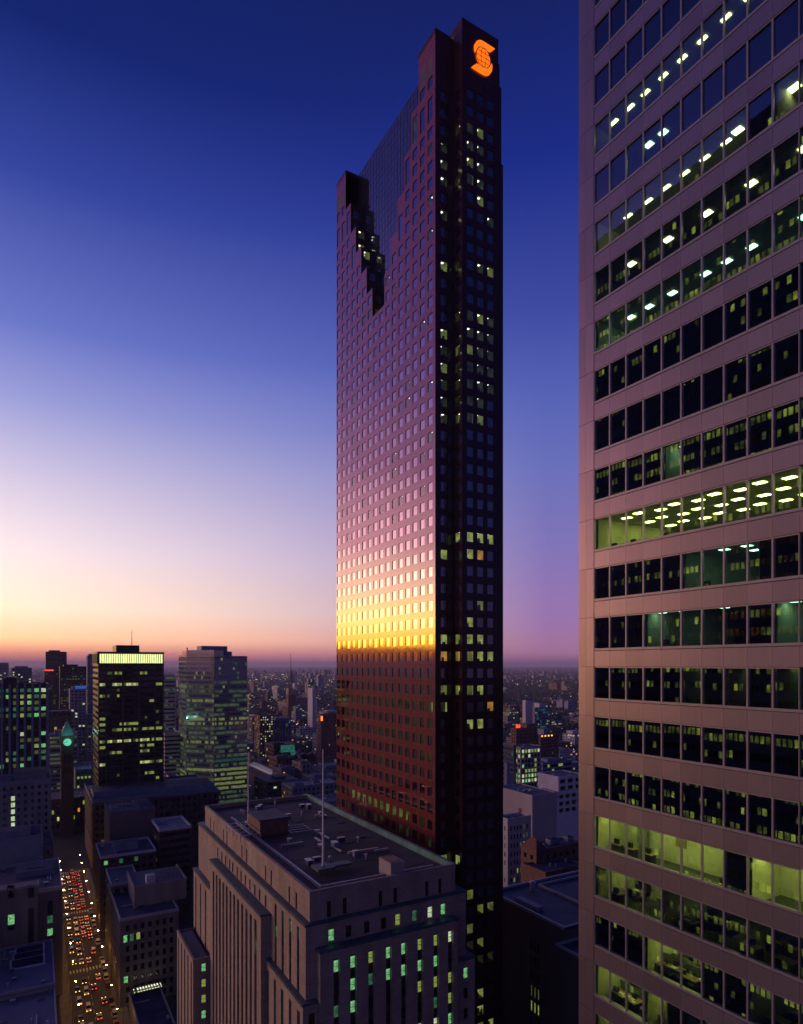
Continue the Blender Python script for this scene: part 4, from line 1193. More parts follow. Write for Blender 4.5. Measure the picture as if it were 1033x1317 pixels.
def clock_tower():
    d = 482; E, N = at(78.6, d); W = east_len(78.6, d, 95); cx_, cy_ = E + W / 2, N + W / 2
    r = thing('clock_tower', 'brownstone clock tower with glowing green-white dial and pointed green copper roof', 'clock tower', (cx_, cy_, 0))
    st = surf('brownstone', (.12, .085, .07), .85, amt=.25, scale=.5)
    zs = z_at(947, d); za = z_at(927, d)
    zb = z_at(980, d)
    w, g = MB(), MB()
    for P, U in (((E, N), (1, 0)), ((E, N + W), (0, -1)), ((E + W, N), (0, 1)), ((E + W, N + W), (-1, 0))):
        for o in facade(w, P, U, W, 0, zs, [(W * .2, W * .36), (W * .42, W * .58), (W * .64, W * .8)], [(zb - 9, zb - 4), (zb - 1, zb + 5.5)], .5, 0):
            pane_quad(g, P, U, *o[2:], .45, 0)
    w.build('shaft', [st], r); g.build('louvre', [m_black], r, 'stuff')
    q = MB()
    for z, t in ((zs - .3, .5), (zb + 6.6, .3), (zb - 10, .3)): q.box(E - t, E + W + t, N - t, N + W + t, z, z + .6)
    q.build('cornice', [st], r)
    q = MB(); t = .3
    pts = [(E - t, N - t, zs + .3), (E + W + t, N - t, zs + .3), (E + W + t, N + W + t, zs + .3), (E - t, N + W + t, zs + .3)]
    m = .32; zm = zs + (za - zs) * .72
    mid = [(cx_ + (x - cx_) * m, cy_ + (y - cy_) * m, zm) for x, y, _ in pts]
    for i in range(4):
        j = (i + 1) % 4
        q.quad(pts[i], pts[j], mid[j], mid[i]); q.poly([mid[i], mid[j], (cx_, cy_, za)])
    q.build('spire', [m_copper], r)
    q = MB(); q.tube((cx_, cy_, za - .4), (cx_, cy_, za + 4.5), .16, .08, 6); q.build('finial', [m_dark_metal], r)
    q = MB()
    for sx in (E, E + W):
        for sy in (N, N + W):
            q.tube((sx, sy, zs - 7), (sx, sy, zs + 2.2), .8, .7, 8); q.tube((sx, sy, zs + 2.2), (sx, sy, zs + 5), .7, .05, 8)
    q.build('corner_turret', [st], r, 'stuff')
    zc = z_at(955, d); R_ = 2.75
    dial = glow('clock_dial', (.18, .95, .62), .75, .1, .8)
    q = MB(); q.poly([(cx_ + R_ * math.cos(t * PI / 16), N - .45, zc + R_ * math.sin(t * PI / 16)) for t in range(32)])
    o = q.build('dial', [dial], r)
    h = MB()
    for ang, ln in ((115, 1.5), (190, 2.2)):
        a = math.radians(ang); x, z = math.cos(a), math.sin(a); nx, nz = -z * .16, x * .16
        h.quad((cx_ + nx, N - .52, zc + nz), (cx_ - nx, N - .52, zc - nz), (cx_ + x * ln - nx, N - .52, zc + z * ln - nz), (cx_ + x * ln + nx, N - .52, zc + z * ln + nz))
    for k in range(12):
        a = k * PI / 6; x, z = math.cos(a), math.sin(a); nx, nz = -z * .1, x * .1
        h.quad((cx_ + x * 1.95 + nx, N - .5, zc + z * 1.95 + nz), (cx_ + x * 1.95 - nx, N - .5, zc + z * 1.95 - nz), (cx_ + x * 2.5 - nx, N - .5, zc + z * 2.5 - nz), (cx_ + x * 2.5 + nx, N - .5, zc + z * 2.5 + nz))
    h.build('clock_hand', [m_black], r, 'stuff')
    claim(E, E + W, N, N + W)
    # the hall it belongs to, behind and beside
    block('old_city_hall', 'dark brownstone city hall under the clock tower with a few yellow windows', 'town hall', E - 22, N + W + .3, 62, 40, z_at(1026, d + 12), wall=st, bay=3.6, fh=5.5, wf=.42, wz=(.2, .75),
          lit=[('cream', .10), ('lime', .05), ('amber', .03)], faces='S', zwin=2, seed=8, roof=surf('slate', (.05, .05, .055), .7), units=[(.1, .3, 8, 10, 6), (.75, .2, 9, 10, 7)], rowvar=False)
clock_tower()

# --- west of the street
bpe('grey_stone_block', 'grey stone office block with a cornice and one lit column of windows', 'office block', 66, 1001, 335, -20, 26, wall=m_greystone, bay=3.2, fh=3.7, wf=.4, wz=(.25, .72), lit=[('mint_dim', .03)],
    units=[(.42, .3, 15, 12, 5.0), (.1, .2, 8, 10, 2)], seed=31, parapet=1.3, cap=m_bluegrey, zwin=20)
def lit_column():
    r = bpy.data.objects['grey_stone_block']; d = 334.2
    E, N = at(66, 335)
    q = MB()
    for y in (1027, 1035.3, 1044, 1053, 1061):
        x = e_on_n(16.8, N - .02); z = z_at(y, fwd(x, N)); q.box(x - .85, x + .85, N - .06, N + .05, z - 1.15, z + 1.15)
    for x, y in ((30.5, 994.5), (43.5, 994)):
        pass
    q.build('stair_window', [LIT['white']], r, 'stuff')
lit_column()
bpe('blue_roofed_hall', 'low windowless block with plant on its dark roof, in front of the grey stone block', 'building', 54, 1073, 292, -30, 22, wall=m_bluegrey, faces='', roof=m_roof_dark, units=[(.1, .2, 18, 9, 3), (.6, .4, 8, 6, 2)], seed=32)
bpe('narrow_grey_annex', 'narrow grey annex with tall windows at the street edge beside the windowless block', 'building', 69, 1086, 300, 55, 30, wall=m_greystone, bay=3, fh=3.8, wf=.4, lit=[('mint_dim', .04)], seed=33, zwin=20)
def exchange():
    d = 250; E, N = at(80.5, d); z = z_at(1139, d); W = 58; L = 42
    r = block('stone_exchange_building', 'tall windowed stone building with slit openings and plant on its roof, at the street', 'building', E - W, N, W, L, z, wall=m_stone_dark, faces='', roof=m_roof_dark, parapet=1.4, cap=m_coping,
              units=[(.72, .55, 14, 12, 2.5), (.40, .45, 3, 3, 4.5), (.52, .4, 2, 2, 2.2), (.28, .45, 5, 4, 2.0), (.60, .2, 4, 3, 1.6)], seed=34, unit_mat=m_bluegrey)
    q, g = MB(), MB()
    N_ = N
    def slot(px, y0, y1, wd, k):
        N = N_ - 1.2 if px < 50 else N_
        x = e_on_n(px, N); dd = fwd(x, N); za, zb = z_at(y1, dd), z_at(y0, dd)
        # a proud surround with the dark or lit glass inside it
        q.box(x - wd / 2 - .3, x - wd / 2, N - .3, N - .005, za - .3, zb + .3); q.box(x + wd / 2, x + wd / 2 + .3, N - .3, N - .005, za - .3, zb + .3)
        q.box(x - wd / 2, x + wd / 2, N - .3, N - .005, zb, zb + .3); q.box(x - wd / 2, x + wd / 2, N - .35, N - .005, za - .3, za)
        g.quad((x - wd / 2, N - .06, za), (x + wd / 2, N - .06, za), (x + wd / 2, N - .06, zb), (x - wd / 2, N - .06, zb), k)
    for px in (12, 16.3, 38, 42): slot(px, 1139, 1154, .8, 0)
    slot(14.5, 1176, 1189, 2.1, 1); slot(14.5, 1190, 1196, 2.1, 0); slot(40, 1168, 1215, 1.7, 0)
    slot(64.5, 1158, 1176, 1.8, 0); slot(64.5, 1177.5, 1187, 1.8, 2); slot(64.5, 1194, 1203, 1.8, 1); slot(64.5, 1204, 1222, 1.8, 0)
    q.build('window_surround', [m_stone_dark], r, 'stuff'); g.build('window', [g_office, LIT['mint'], LIT['mint_dim']], r, 'stuff')
    # the taller front slab, with shallow flutes
    q = MB(); x1 = e_on_n(49, N); q.box(E - W, x1, N - 1.2, N + 5, 0, z + 2.2); q.build('front_slab', [surf('warm_stone', (.2, .18, .155), .8, amt=.2, scale=.3, streak=True)], r)
    q = MB()
    for k in range(14):
        xx = x1 - .8 - k * 2.9
        if any(abs(xx - e_on_n(px, N - 1.2)) < 1.9 for px in (12, 16.3, 14.5, 38, 42, 40)): continue
        q.box(xx - .3, xx + .3, N - 1.42, N - 1.205, 0, z + 1.4)
    q.build('flute', [surf('warm_stone', (.2, .18, .155))], r, 'stuff')
    q = MB(); q.box(E - W - .2, x1 + .2, N - 1.5, N - 1.21, z + 1.6, z + 2.5); q.box(x1 + .005, x1 + .3, N - 1.2, N + 5, z + 1.6, z + 2.5); q.build('cornice', [m_coping], r)
    claim(E - W, E, N, N + L)
exchange()
def sawtooth():
    d = 214; E, N = at(70, d); z = z_at(1250, d)
    r = block('low_terraced_block', 'low terraced block with three sawtooth roof lights and a blue flat roof beside the street', 'building', E - 48, N - 8, 48, 38, z, wall=m_bluegrey, faces='', roof=surf('blue_membrane', (.12, .13, .17), .6, amt=.2, scale=.15), parapet=.7, cap=m_coping,
              units=[(.0, .35, 26, 14, 7.5)], seed=35, unit_mat=m_stone_dark)
    g = dark_glass('rooflight_glass', (.01, .015, .02), 1.7)
    for k in range(3):
        y = N + 9.5 + k * 5.2; x0, x1 = E - 13.1 + k * .6, E - 2.6
        q = MB(); zz = z - .7
        q.poly([(x0, y, zz), (x0, y + 3.2, zz), (x0, y + 3.2, zz + 2.4)]); q.poly([(x1, y, zz), (x1, y + 3.2, zz + 2.4), (x1, y + 3.2, zz)])
        q.quad((x0, y + 3.2, zz), (x1, y + 3.2, zz), (x1, y + 3.2, zz + 2.4), (x0, y + 3.2, zz + 2.4))
        f = q.build('rooflight', [m_white], r)
        q2 = MB(); q2.quad((x0 + .4, y + .05, zz + .12), (x1 - .4, y + .05, zz + .12), (x1 - .4, y + 3.0, zz + 2.35), (x0 + .4, y + 3.0, zz + 2.35))
        o = bpy.data.objects.new('glazing', q2.mesh('glazing', [g], tuple(r.location))); COL.objects.link(o); o.parent = f
        q2 = MB()
        for (xa, xb) in ((x0, x0 + .55), (x1 - .55, x1)): q2.quad((xa, y, zz + .1), (xb, y, zz + .1), (xb, y + 3.1, zz + 2.5), (xa, y + 3.1, zz + 2.5))
        q2.quad((x0 + .55, y, zz + .1), (x1 - .55, y, zz + .1), (x1 - .55, y + .55, zz + .5), (x0 + .55, y + .55, zz + .5))
        o = bpy.data.objects.new('frame', q2.mesh('frame', [m_white], tuple(r.location))); COL.objects.link(o); o.parent = f
    E2, N2 = at(72, 196)
    block('blue_roofed_low_block', 'lowest flat-roofed block with pale parapet lines at the street corner', 'building', E2 - 46, N2 - 14, 46, 27, z_at(1292, 196), wall=m_bluegrey, faces='', roof=surf('blue_membrane', (.12, .13, .17), .6), parapet=.8, cap=m_coping,
          units=[(.15, .35, 12, 7, 2.4), (.62, .2, 5, 4, 1.5)], seed=36)
sawtooth()

# --- east of the street, front to back
def near_east():
    P_ = bpx('pilastered_office_block', 'stone office block with pilasters and three mint windows, roof house with a white unit', 'office block', 154.5, 1181.7, 240, 139, 230, wall=m_stone_dark, bay=2.62, fh=3.9, wf=.5, wz=(.03, .62), rec=.5,
             lit=[], faces='SW', roof=m_roof_dark, parapet=1.0, cap=m_coping, seed=41, margin=1.4)
    E, N = at(154.5, 240); z = z_at(1181.7, 240)
    x0, x1 = at(163, 275)[0], at(232, 275)[0]
    q = MB(); q.box(x0, x1, N + 12, N + 34, z - 1, z + 6.5, 0); q.box(x0 - .25, x1 + .25, N + 11.75, N + 12.2, z + 6.5, z + 7.4, 0); q.box(x0 - .25, x0 + .2, N + 12.2, N + 34, z + 6.5, z + 7.4, 0); q.box(x1 - .2, x1 + .25, N + 12.2, N + 34, z + 6.5, z + 7.4)
    q.build('roof_house', [m_tan], P_)
    q = MB(); q.box(x0 + .3, x1 - .3, N + 12.3, N + 33.8, z + 6.5, z + 6.55); q.build('house_roof', [m_roof_dark], P_)
    q = MB(); q.box(x0 + 5, x0 + 8.4, N + 15, N + 18.5, z + 6.5, z + 9.6, 0); q.box(x0 + 5.4, x0 + 8, N + 15.4, N + 18.1, z + 9.6, z + 9.8, 1); q.build('white_unit', [m_white, m_metal], P_)
    q = MB()
    for i in range(5): q.box(x0 + 12 + i * 1.7, x0 + 12.15 + i * 1.7, N + 16, N + 24, z + 8.6, z + 8.8)
    for i in range(4): q.box(x0 + 12, x0 + 19, N + 16 + i * 2.6, N + 16.15 + i * 2.6, z + 8.8, z + 8.95)
    for i in range(5):
        for k in (0, 1): q.box(x0 + 12 + i * 1.7, x0 + 12.15 + i * 1.7, N + 16 + k * 7.85, N + 16.15 + k * 7.85, z + 6.5, z + 8.6)
    q.build('cooling_frame', [m_brickdark], P_)
    q = MB()
    for i, k in ((0, 0), (1, 1), (2, 2)):
        x = e_on_n(161.5 + i * 8.2, N - .05); zz = z_at(1207.5 - i * 2, fwd(x, N)); q.box(x - .65, x + .65, N - .07, N + .3, zz - 1.3, zz + 1.3, k)
    x = e_on_n(162, N - .05); zz = z_at(1260, fwd(x, N)); q.box(x - .7, x + .7, N - .07, N + .3, zz - 1.2, zz + 1.2, 0)
    q.build('lit_window', [LIT['mint'], LIT['mint_dim'], LIT['lime']], P_, 'stuff')
    # low roof in front with the striped roof light
    Q = bpx('skylight_hall', 'low dark-roofed hall with a glowing striped roof light', 'building', 186, 1345, 203, 166, 232, wall=m_bluegrey, faces='', roof=m_roof_dark, parapet=1.0, cap=m_coping, seed=42, units=[(.05, .0, 12, 8, 1.2)])
    z = z_at(1345, 203)
    d = (H - z + .6) * F / (1271 - HY); X, Y = at(190, d)
    q = MB()
    for k in range(8):
        x = X - 3.6 + k * 1.0; q.box(x, x + .52, Y - 1.9, Y + 1.9, z - .6, z - .45)
    for sx in (-4.9, 4.6):
        for k in range(3): q.box(X + sx, X + sx + .3, Y - 1.5 + k * 1.3, Y - .9 + k * 1.3, z - .6, z - .45)
    q.build('lit_strip', [glow('roof_strip_light', (.95, .98, .62), 1.1)], Q, 'stuff')
    q = MB(); q.box(X - 5.2, X + 5.2, Y - 2.5, Y - 2.2, z - 1, z - .2); q.box(X - 5.2, X + 5.2, Y + 2.2, Y + 2.5, z - 1, z - .2); q.build('rooflight_kerb', [m_dark_metal], Q)
    bpx('parapet_roof_block', 'block with a bright white parapet rim around its blue roof', 'building', 129, 1101.6, 300, 123, 201, wall=m_brickdark, bay=3.4, fh=3.9, wf=.5, lit=[('mint_dim', .15), ('mint', .05)], roof=m_roof_dark, parapet=1.1, cap=m_white, seed=43,
        units=[(.28, .35, 11, 6, 3.6)], unit_mat=m_bluegrey, zwin=10)
    bpx('low_link_block', 'lower link block with pale rims and mint windows, before the white-rimmed roof', 'building', 143, 1137, 268, 135, 180, L=24, wall=m_stone_dark, bay=3.2, fh=3.8, lit=[('mint', .2)], roof=m_roof_dark, parapet=1.0, cap=m_coping, seed=44, zwin=24)
    bpx('blind_brown_block', 'plain windowless brown block rising behind the white-rimmed roof', 'building', 141, 1046, 336, 139, 200, L=30, wall=surf('brown_render', (.15, .12, .105), .85, amt=.12, scale=.2), faces='', roof=m_roof_dark, parapet=.5, seed=45, units=[(.05, .1, 14, 10, 2.4), (.62, .5, 8, 8, 1.6)], unit_mat=m_bluegrey)
    bpx('department_store', 'long low department store with rows of dark windows and a flat blue roof', 'department store', 119, 1031, 400, 113, 282, L=70, wall=m_brickdark, bay=3.6, fh=4.4, wf=.55, wz=(.2, .75), lit=[('lime_dim', .02)], roof=m_roof_pale, parapet=1.2, cap=m_greystone, seed=46, zwin=12,
        units=[(.02, .2, 45, 22, 4.5), (.5, .15, 38, 25, 3.8), (.3, .6, 12, 12, 6), (.16, .7, 9, 9, 5)], unit_mat=m_bluegrey)
    bpx('store_penthouse_block', 'low pale box with blue roof on the store side of the chamfered tower', 'building', 250, 1019, 440, 237, 280, wall=m_tan, faces='', roof=m_roof_dark, parapet=.6, seed=47)
    bpx('banded_brick_block', 'dark round-cornered block with continuous window bands and a white roof edge', 'office block', 205, 1066, 322, 203, 246, L=24, wall=m_brickdark, bands=True, bay=3, fh=3.7, wz=(.35, .85), lit=[('lime_dim', .01)], roof=m_roof_pale, parapet=1.4, cap=m_white, seed=48, zwin=10, margin=.5)
    bpx('white_banded_tower', 'white banded office block between the crown-lit tower and the chamfered glass tower', 'office block', 209.5, 868, 600, 206, 226, wall=m_white, bands=True, bay=2.4, fh=3.7, wz=(.35, .8), rec=.3, lit=[('lime_dim', .12), ('mint_dim', .1)], seed=49, zwin=5, margin=.3)
    bpx('white_step_block', 'low white block with dark strip windows left of the chamfered tower foot', 'building', 212, 943, 560, 205, 232, wall=m_white, bands=True, bay=3, fh=3.7, wz=(.3, .75), lit=[('lime_dim', .1)], seed=50, margin=.3)
    bpx('white_wedge_block', 'small white stepped block at the foot of the chamfered tower', 'building', 219, 1000, 500, 214, 232, wall=m_white, bands=True, bay=3, fh=3.7, wz=(.3, .75), lit=[('lime_dim', .05)], seed=51, margin=.3)
near_east()

# --- between the granite tower and the banded tower
def gap_side():
    bpx('white_blind_block', 'large pale windowless block with a flat roof, beside the granite tower', 'building', 684.7, 1023, 330, 640, 716, wall=surf('pale_render', (.42, .37, .35), .85, amt=.08, scale=.15, streak=True), faces='', roof=m_roof_dark, parapet=.5, seed=61)
    o = bpy.data.objects['white_blind_block']; E, N = at(684.7, 330)
    y = n_on_e(669, E - .01); q = MB(); zz = z_at(1043, fwd(E, y)); q.box(E - .3, E + .0 - .005, y - 1, y + 1, zz - 2.4, zz + 1.4); q.build('red_door', [surf('red_paint', (.35, .03, .02), .5)], o)
    bpx('ribbed_white_block', 'white ribbed office block with narrow windows, lit green on one floor', 'office block', 653, 1053, 285, 640, 683, wall=m_white, bay=1.75, fh=3.9, wf=.5, wz=(.15, .72), rec=.45, lit=[('lime', .10), ('lime_dim', .10)], faces='SW', roof=m_roof, parapet=2.0, seed=62, zwin=30, margin=1.2, units=[(.1, .3, 4, 5, 1.5), (.5, .4, 3, 3, 1.2)])
    bpx('white_loggia_block', 'white block with deep loggias stepping up beside the banded tower', 'building', 718.5, 999, 425, 716, 750, L=20, wall=surf('white_loggia', (.62, .58, .58), .7, amt=.08), bay=6.2, fh=4.6, wf=.8, wz=(.2, .8), rec=1.4, lit=[], faces='S', seed=63, parapet=.6, zwin=22)
    bpx('white_loggia_wing', 'lower white loggia wing in front of the taller loggia block', 'building', 709, 1020, 418, 706, 752, L=16, wall=surf('white_loggia', (.62, .58, .58), .7), bay=6.2, fh=4.6, wf=.8, wz=(.2, .8), rec=1.4, faces='S', seed=64, parapet=.6, zwin=28)
    bpx('green_lit_office', 'dark glass office block with white columns and bright green lit rows', 'office block', 670, 961, 480, 655.5, 696, wall=m_concrete, bay=3.0, fh=3.75, wf=.72, wz=(.18, .85), rec=.5, lit=[('lime', .34), ('white', .14), ('mint', .12)], faces='SW', roof=m_roof_dark, parapet=1.0, seed=65, zwin=10)
    bpx('deep_blue_tower', 'deep blue glass block half hidden by the granite tower', 'office block', 661, 958, 455, 640, 664, wall=surf('blue_spandrel', (.03, .05, .12), .3, ior=1.7), glass=g_blue, bay=2.4, fh=3.8, wf=.7, rec=.1, lit=[('mint_dim', .02)], seed=66, zwin=10)
    bpx('stepped_blue_stair', 'small pale blue stepped block in front of the deep blue glass block', 'building', 652, 997, 430, 648, 659, wall=m_bluegrey, faces='', seed=67, units=[(.2, .3, 2.8, 3, 9)])
    bpx('dark_strip_block', 'dark block with horizontal strips and one lime floor behind the green lit office', 'office block', 698, 981, 520, 690, 736, wall=m_bluegrey, bands=True, bay=2.4, fh=4.0, wz=(.3, .85), lit=[('lime', .10)], seed=68, roof=m_roof_pale, units=[(.2, .2, 12, 10, 3), (.6, .3, 7, 7, 2)], zwin=6)
    bpx('pale_slab_tower', 'pale windowless slab tower standing next to the blue glass slab', 'apartment block', 676, 902, 880, 672, 685, wall=m_white, faces='', seed=69, units=[(.2, .2, 6, 8, 2)])
    bpx('blue_slab_tower', 'blue glass slab tower with two lime bands next to the pale slab', 'office block', 688, 910, 830, 686, 705.5, wall=m_bluegrey, glass=g_blue, bay=2.2, fh=3.8, wf=.8, rec=.15, lit=[('lime', .05), ('teal', .25)], seed=70, zwin=3, units=[(.35, .2, 12, 10, 6)], unit_mat=m_white)
    bpx('red_sign_block', 'brown block carrying a small red glowing sign on its roof', 'building', 664, 937, 690, 657, 694, wall=m_brick, bay=3.6, fh=3.8, wf=.4, lit=[('lime_dim', .03)], seed=71, units=[(.5, .2, 12, 12, 5)])
    o = bpy.data.objects['red_sign_block']; E, N = at(664, 690); zz = z_at(937, 690)
    q = MB(); q.box(E - .4, E + 5.2, N - .5, N - .1, zz + .6, zz + 4.0); 
    q.build('red_sign', [glow('red_neon', (1, .05, .03), 2.2)], o)
    q = MB(); q.box(E, E + .3, N - .1, N + .3, zz - .5, zz + .8); q.box(E + 4.4, E + 4.7, N - .1, N + .3, zz - .5, zz + .8); q.build('sign_post', [m_dark_metal], o)
    bpx('lamp_roof_block', 'brown hotel block with four amber lamps along its roof edge', 'hotel', 695, 945, 640, 693, 719, wall=m_brick, bay=3, fh=3.3, wf=.5, lit=[('lime_dim', .03)], seed=72, units=[(.2, .2, 9, 9, 6)], unit_mat=m_bluegrey)
    o = bpy.data.objects['lamp_roof_block']; E, N = at(695, 640); zz = z_at(945, 640); q = MB()
    for k in range(4): q.box(E + 1.5 + k * 4.4, E + 3 + k * 4.4, N - .4, N - .08, zz - 2.2, zz - .8)
    q.build('roof_lamp', [glow('amber_lamp', (1, .5, .08), 2)], o, 'stuff')
    def gab():
        d = 243; E, N = at(690, d); z = z_at(1094, d); W = east_len(690, d, 752); L = 9
        r = block('hip_roofed_brick_block', 'brown brick block with a small hipped roof end and square windows', 'building', E, N, W, L, z, wall=m_brick, bay=3.6, fh=3.9, wf=.42, wz=(.25, .7), faces='SW', roof=m_roof_dark, parapet=.6, seed=73, zwin=30, units=[(.45, .5, 5, 3, 2), (.75, .3, 3, 3, 2.4)], unit_mat=m_bluegrey)
        q = MB(); x1 = E + 5.4; zr = z + 3.6
        q.poly([(E, N, z), (x1, N, z), (E + 2.7, N + 3, zr)]); q.quad((x1, N, z), (x1, N + L, z), (E + 2.7, N + L - 3, zr), (E + 2.7, N + 3, zr)); q.poly([(x1, N + L, z), (E, N + L, z), (E + 2.7, N + L - 3, zr)]); q.quad((E, N + L, z), (E, N, z), (E + 2.7, N + 3, zr), (E + 2.7, N + L - 3, zr))
        q.build('hip_roof', [surf('clay_tile', (.16, .075, .055), .8, amt=.25, scale=1)], r)
    gab()
    bpx('brick_annex', 'brown brick annex lower than the hip-roofed block, nearer the banded tower', 'building', 702, 1122, 232, 700, 752, L=12, wall=m_brick, bay=3.6, fh=3.9, wf=.42, wz=(.25, .7), faces='S', roof=m_roof_dark, parapet=.5, seed=74, zwin=40)
    # the big dark block at the bottom
    E0, N1, z = 114.0, 146.0, H - 65.6
    r = thing('dark_flat_roofed_block', 'big dark block with pale roof edges and slit windows in threes beside the banded tower', 'office block', (140, 120, 0))
    wm = surf('dark_render', (.07, .068, .066), .85, amt=.15, scale=.2, streak=True)
    w, g = MB(), MB(); rng = random.Random(4)
    S0 = 116.0
    def slits(n_c): return [(N1 - n_c + o - .38, N1 - n_c + o + .38) for o in (-1.35, 0, 1.35)]
    ui = []
    for c in (143.2, 126.8): ui += [(N1 - c - 1.7, N1 - c - .95), (N1 - c - .38, N1 - c + .38), (N1 - c + .95, N1 - c + 1.7)]
    zi = [(z - 6 - 4.05 * (j + 1), z - 6 - 4.05 * (j + 1) + 2.9) for j in range(12)][::-1]
    litc = {(1, 3), (0, 4), (1, 4), (1, 6), (0, 7), (1, 7)}
    for (i, j, a, b, c, dd) in facade(w, (E0, N1), (0, -1), N1 - S0, 0, z, ui, zi, .4, 0):
        k = 0
        if (i // 3, 11 - j) in litc: k = 1 if rng.random() < .7 else 2
        pane_quad(g, (E0, N1), (0, -1), a, b, c, dd, .36, k)
    w.quad((E0, S0, 0), (E0 + 50, S0, 0), (E0 + 50, S0, z), (E0, S0, z)); w.quad((E0 + 50, N1, 0), (E0, N1, 0), (E0, N1, z), (E0 + 50, N1, z))
    w.box(E0 - 3, E0 + 30, 90, S0 - .01, 0, z - 3.5)
    w.build('wall', [wm], r); g.build('window', [g_office, LIT['lime'], LIT['lime_dim']], r, 'stuff')
    q = MB(); q.quad((E0, S0, z - .4), (E0 + 50, S0, z - .4), (E0 + 50, N1, z - .4), (E0, N1, z - .4)); q.quad((E0 - 3, 90, z - 3.49), (E0 + 30, 90, z - 3.49), (E0 + 30, S0, z - 3.49), (E0 - 3, S0, z - 3.49)); q.build('roof', [m_roof_dark], r)
    q = MB(); t = .45
    q.box(E0 - .05, E0 + t, S0, N1, z - .4, z + .35); q.box(E0 + t, E0 + 50, N1 - t, N1 + .05, z - .4, z + .35); q.box(E0 + t, E0 + 50, S0, S0 + t, z - .4, z + .35)
    q.build('parapet', [m_coping], r); q = MB()
    q.box(E0 - 3.05, E0 - 2.6, 90, S0, z - 3.49, z - 2.9); q.box(E0 - 2.6, E0 + 30, S0 - .5, S0 - .02, z - 3.49, z - 2.9); q.build('parapet', [m_coping], r)
    q = MB()
    for (a, b, c, dd) in ((E0 + 16, E0 + 16.3, 125, 143), (E0 + 16.3, E0 + 34, 142.7, 143), (E0 + 16.3, E0 + 34, 125, 125.3)): q.box(a, b, c, dd, z - .4, z + .3)
    q.build('roof_kerb', [m_coping], r)
    q = MB(); q.box(E0 + 2, E0 + 4.2, 128, 137, z - .4, z + .8); q.build('duct', [m_bluegrey], r)
    q = MB(); q.tube((E0 + 12, 141, z - .4), (E0 + 12, 141, z + 2), .7, .7, 12); q.tube((E0 + 12, 141, z + 2), (E0 + 12, 141, z + 2.5), 1.0, .4, 12); q.build('roof_fan', [m_metal], r)
    claim(E0 - 3, E0 + 50, 90, N1)
gap_side()

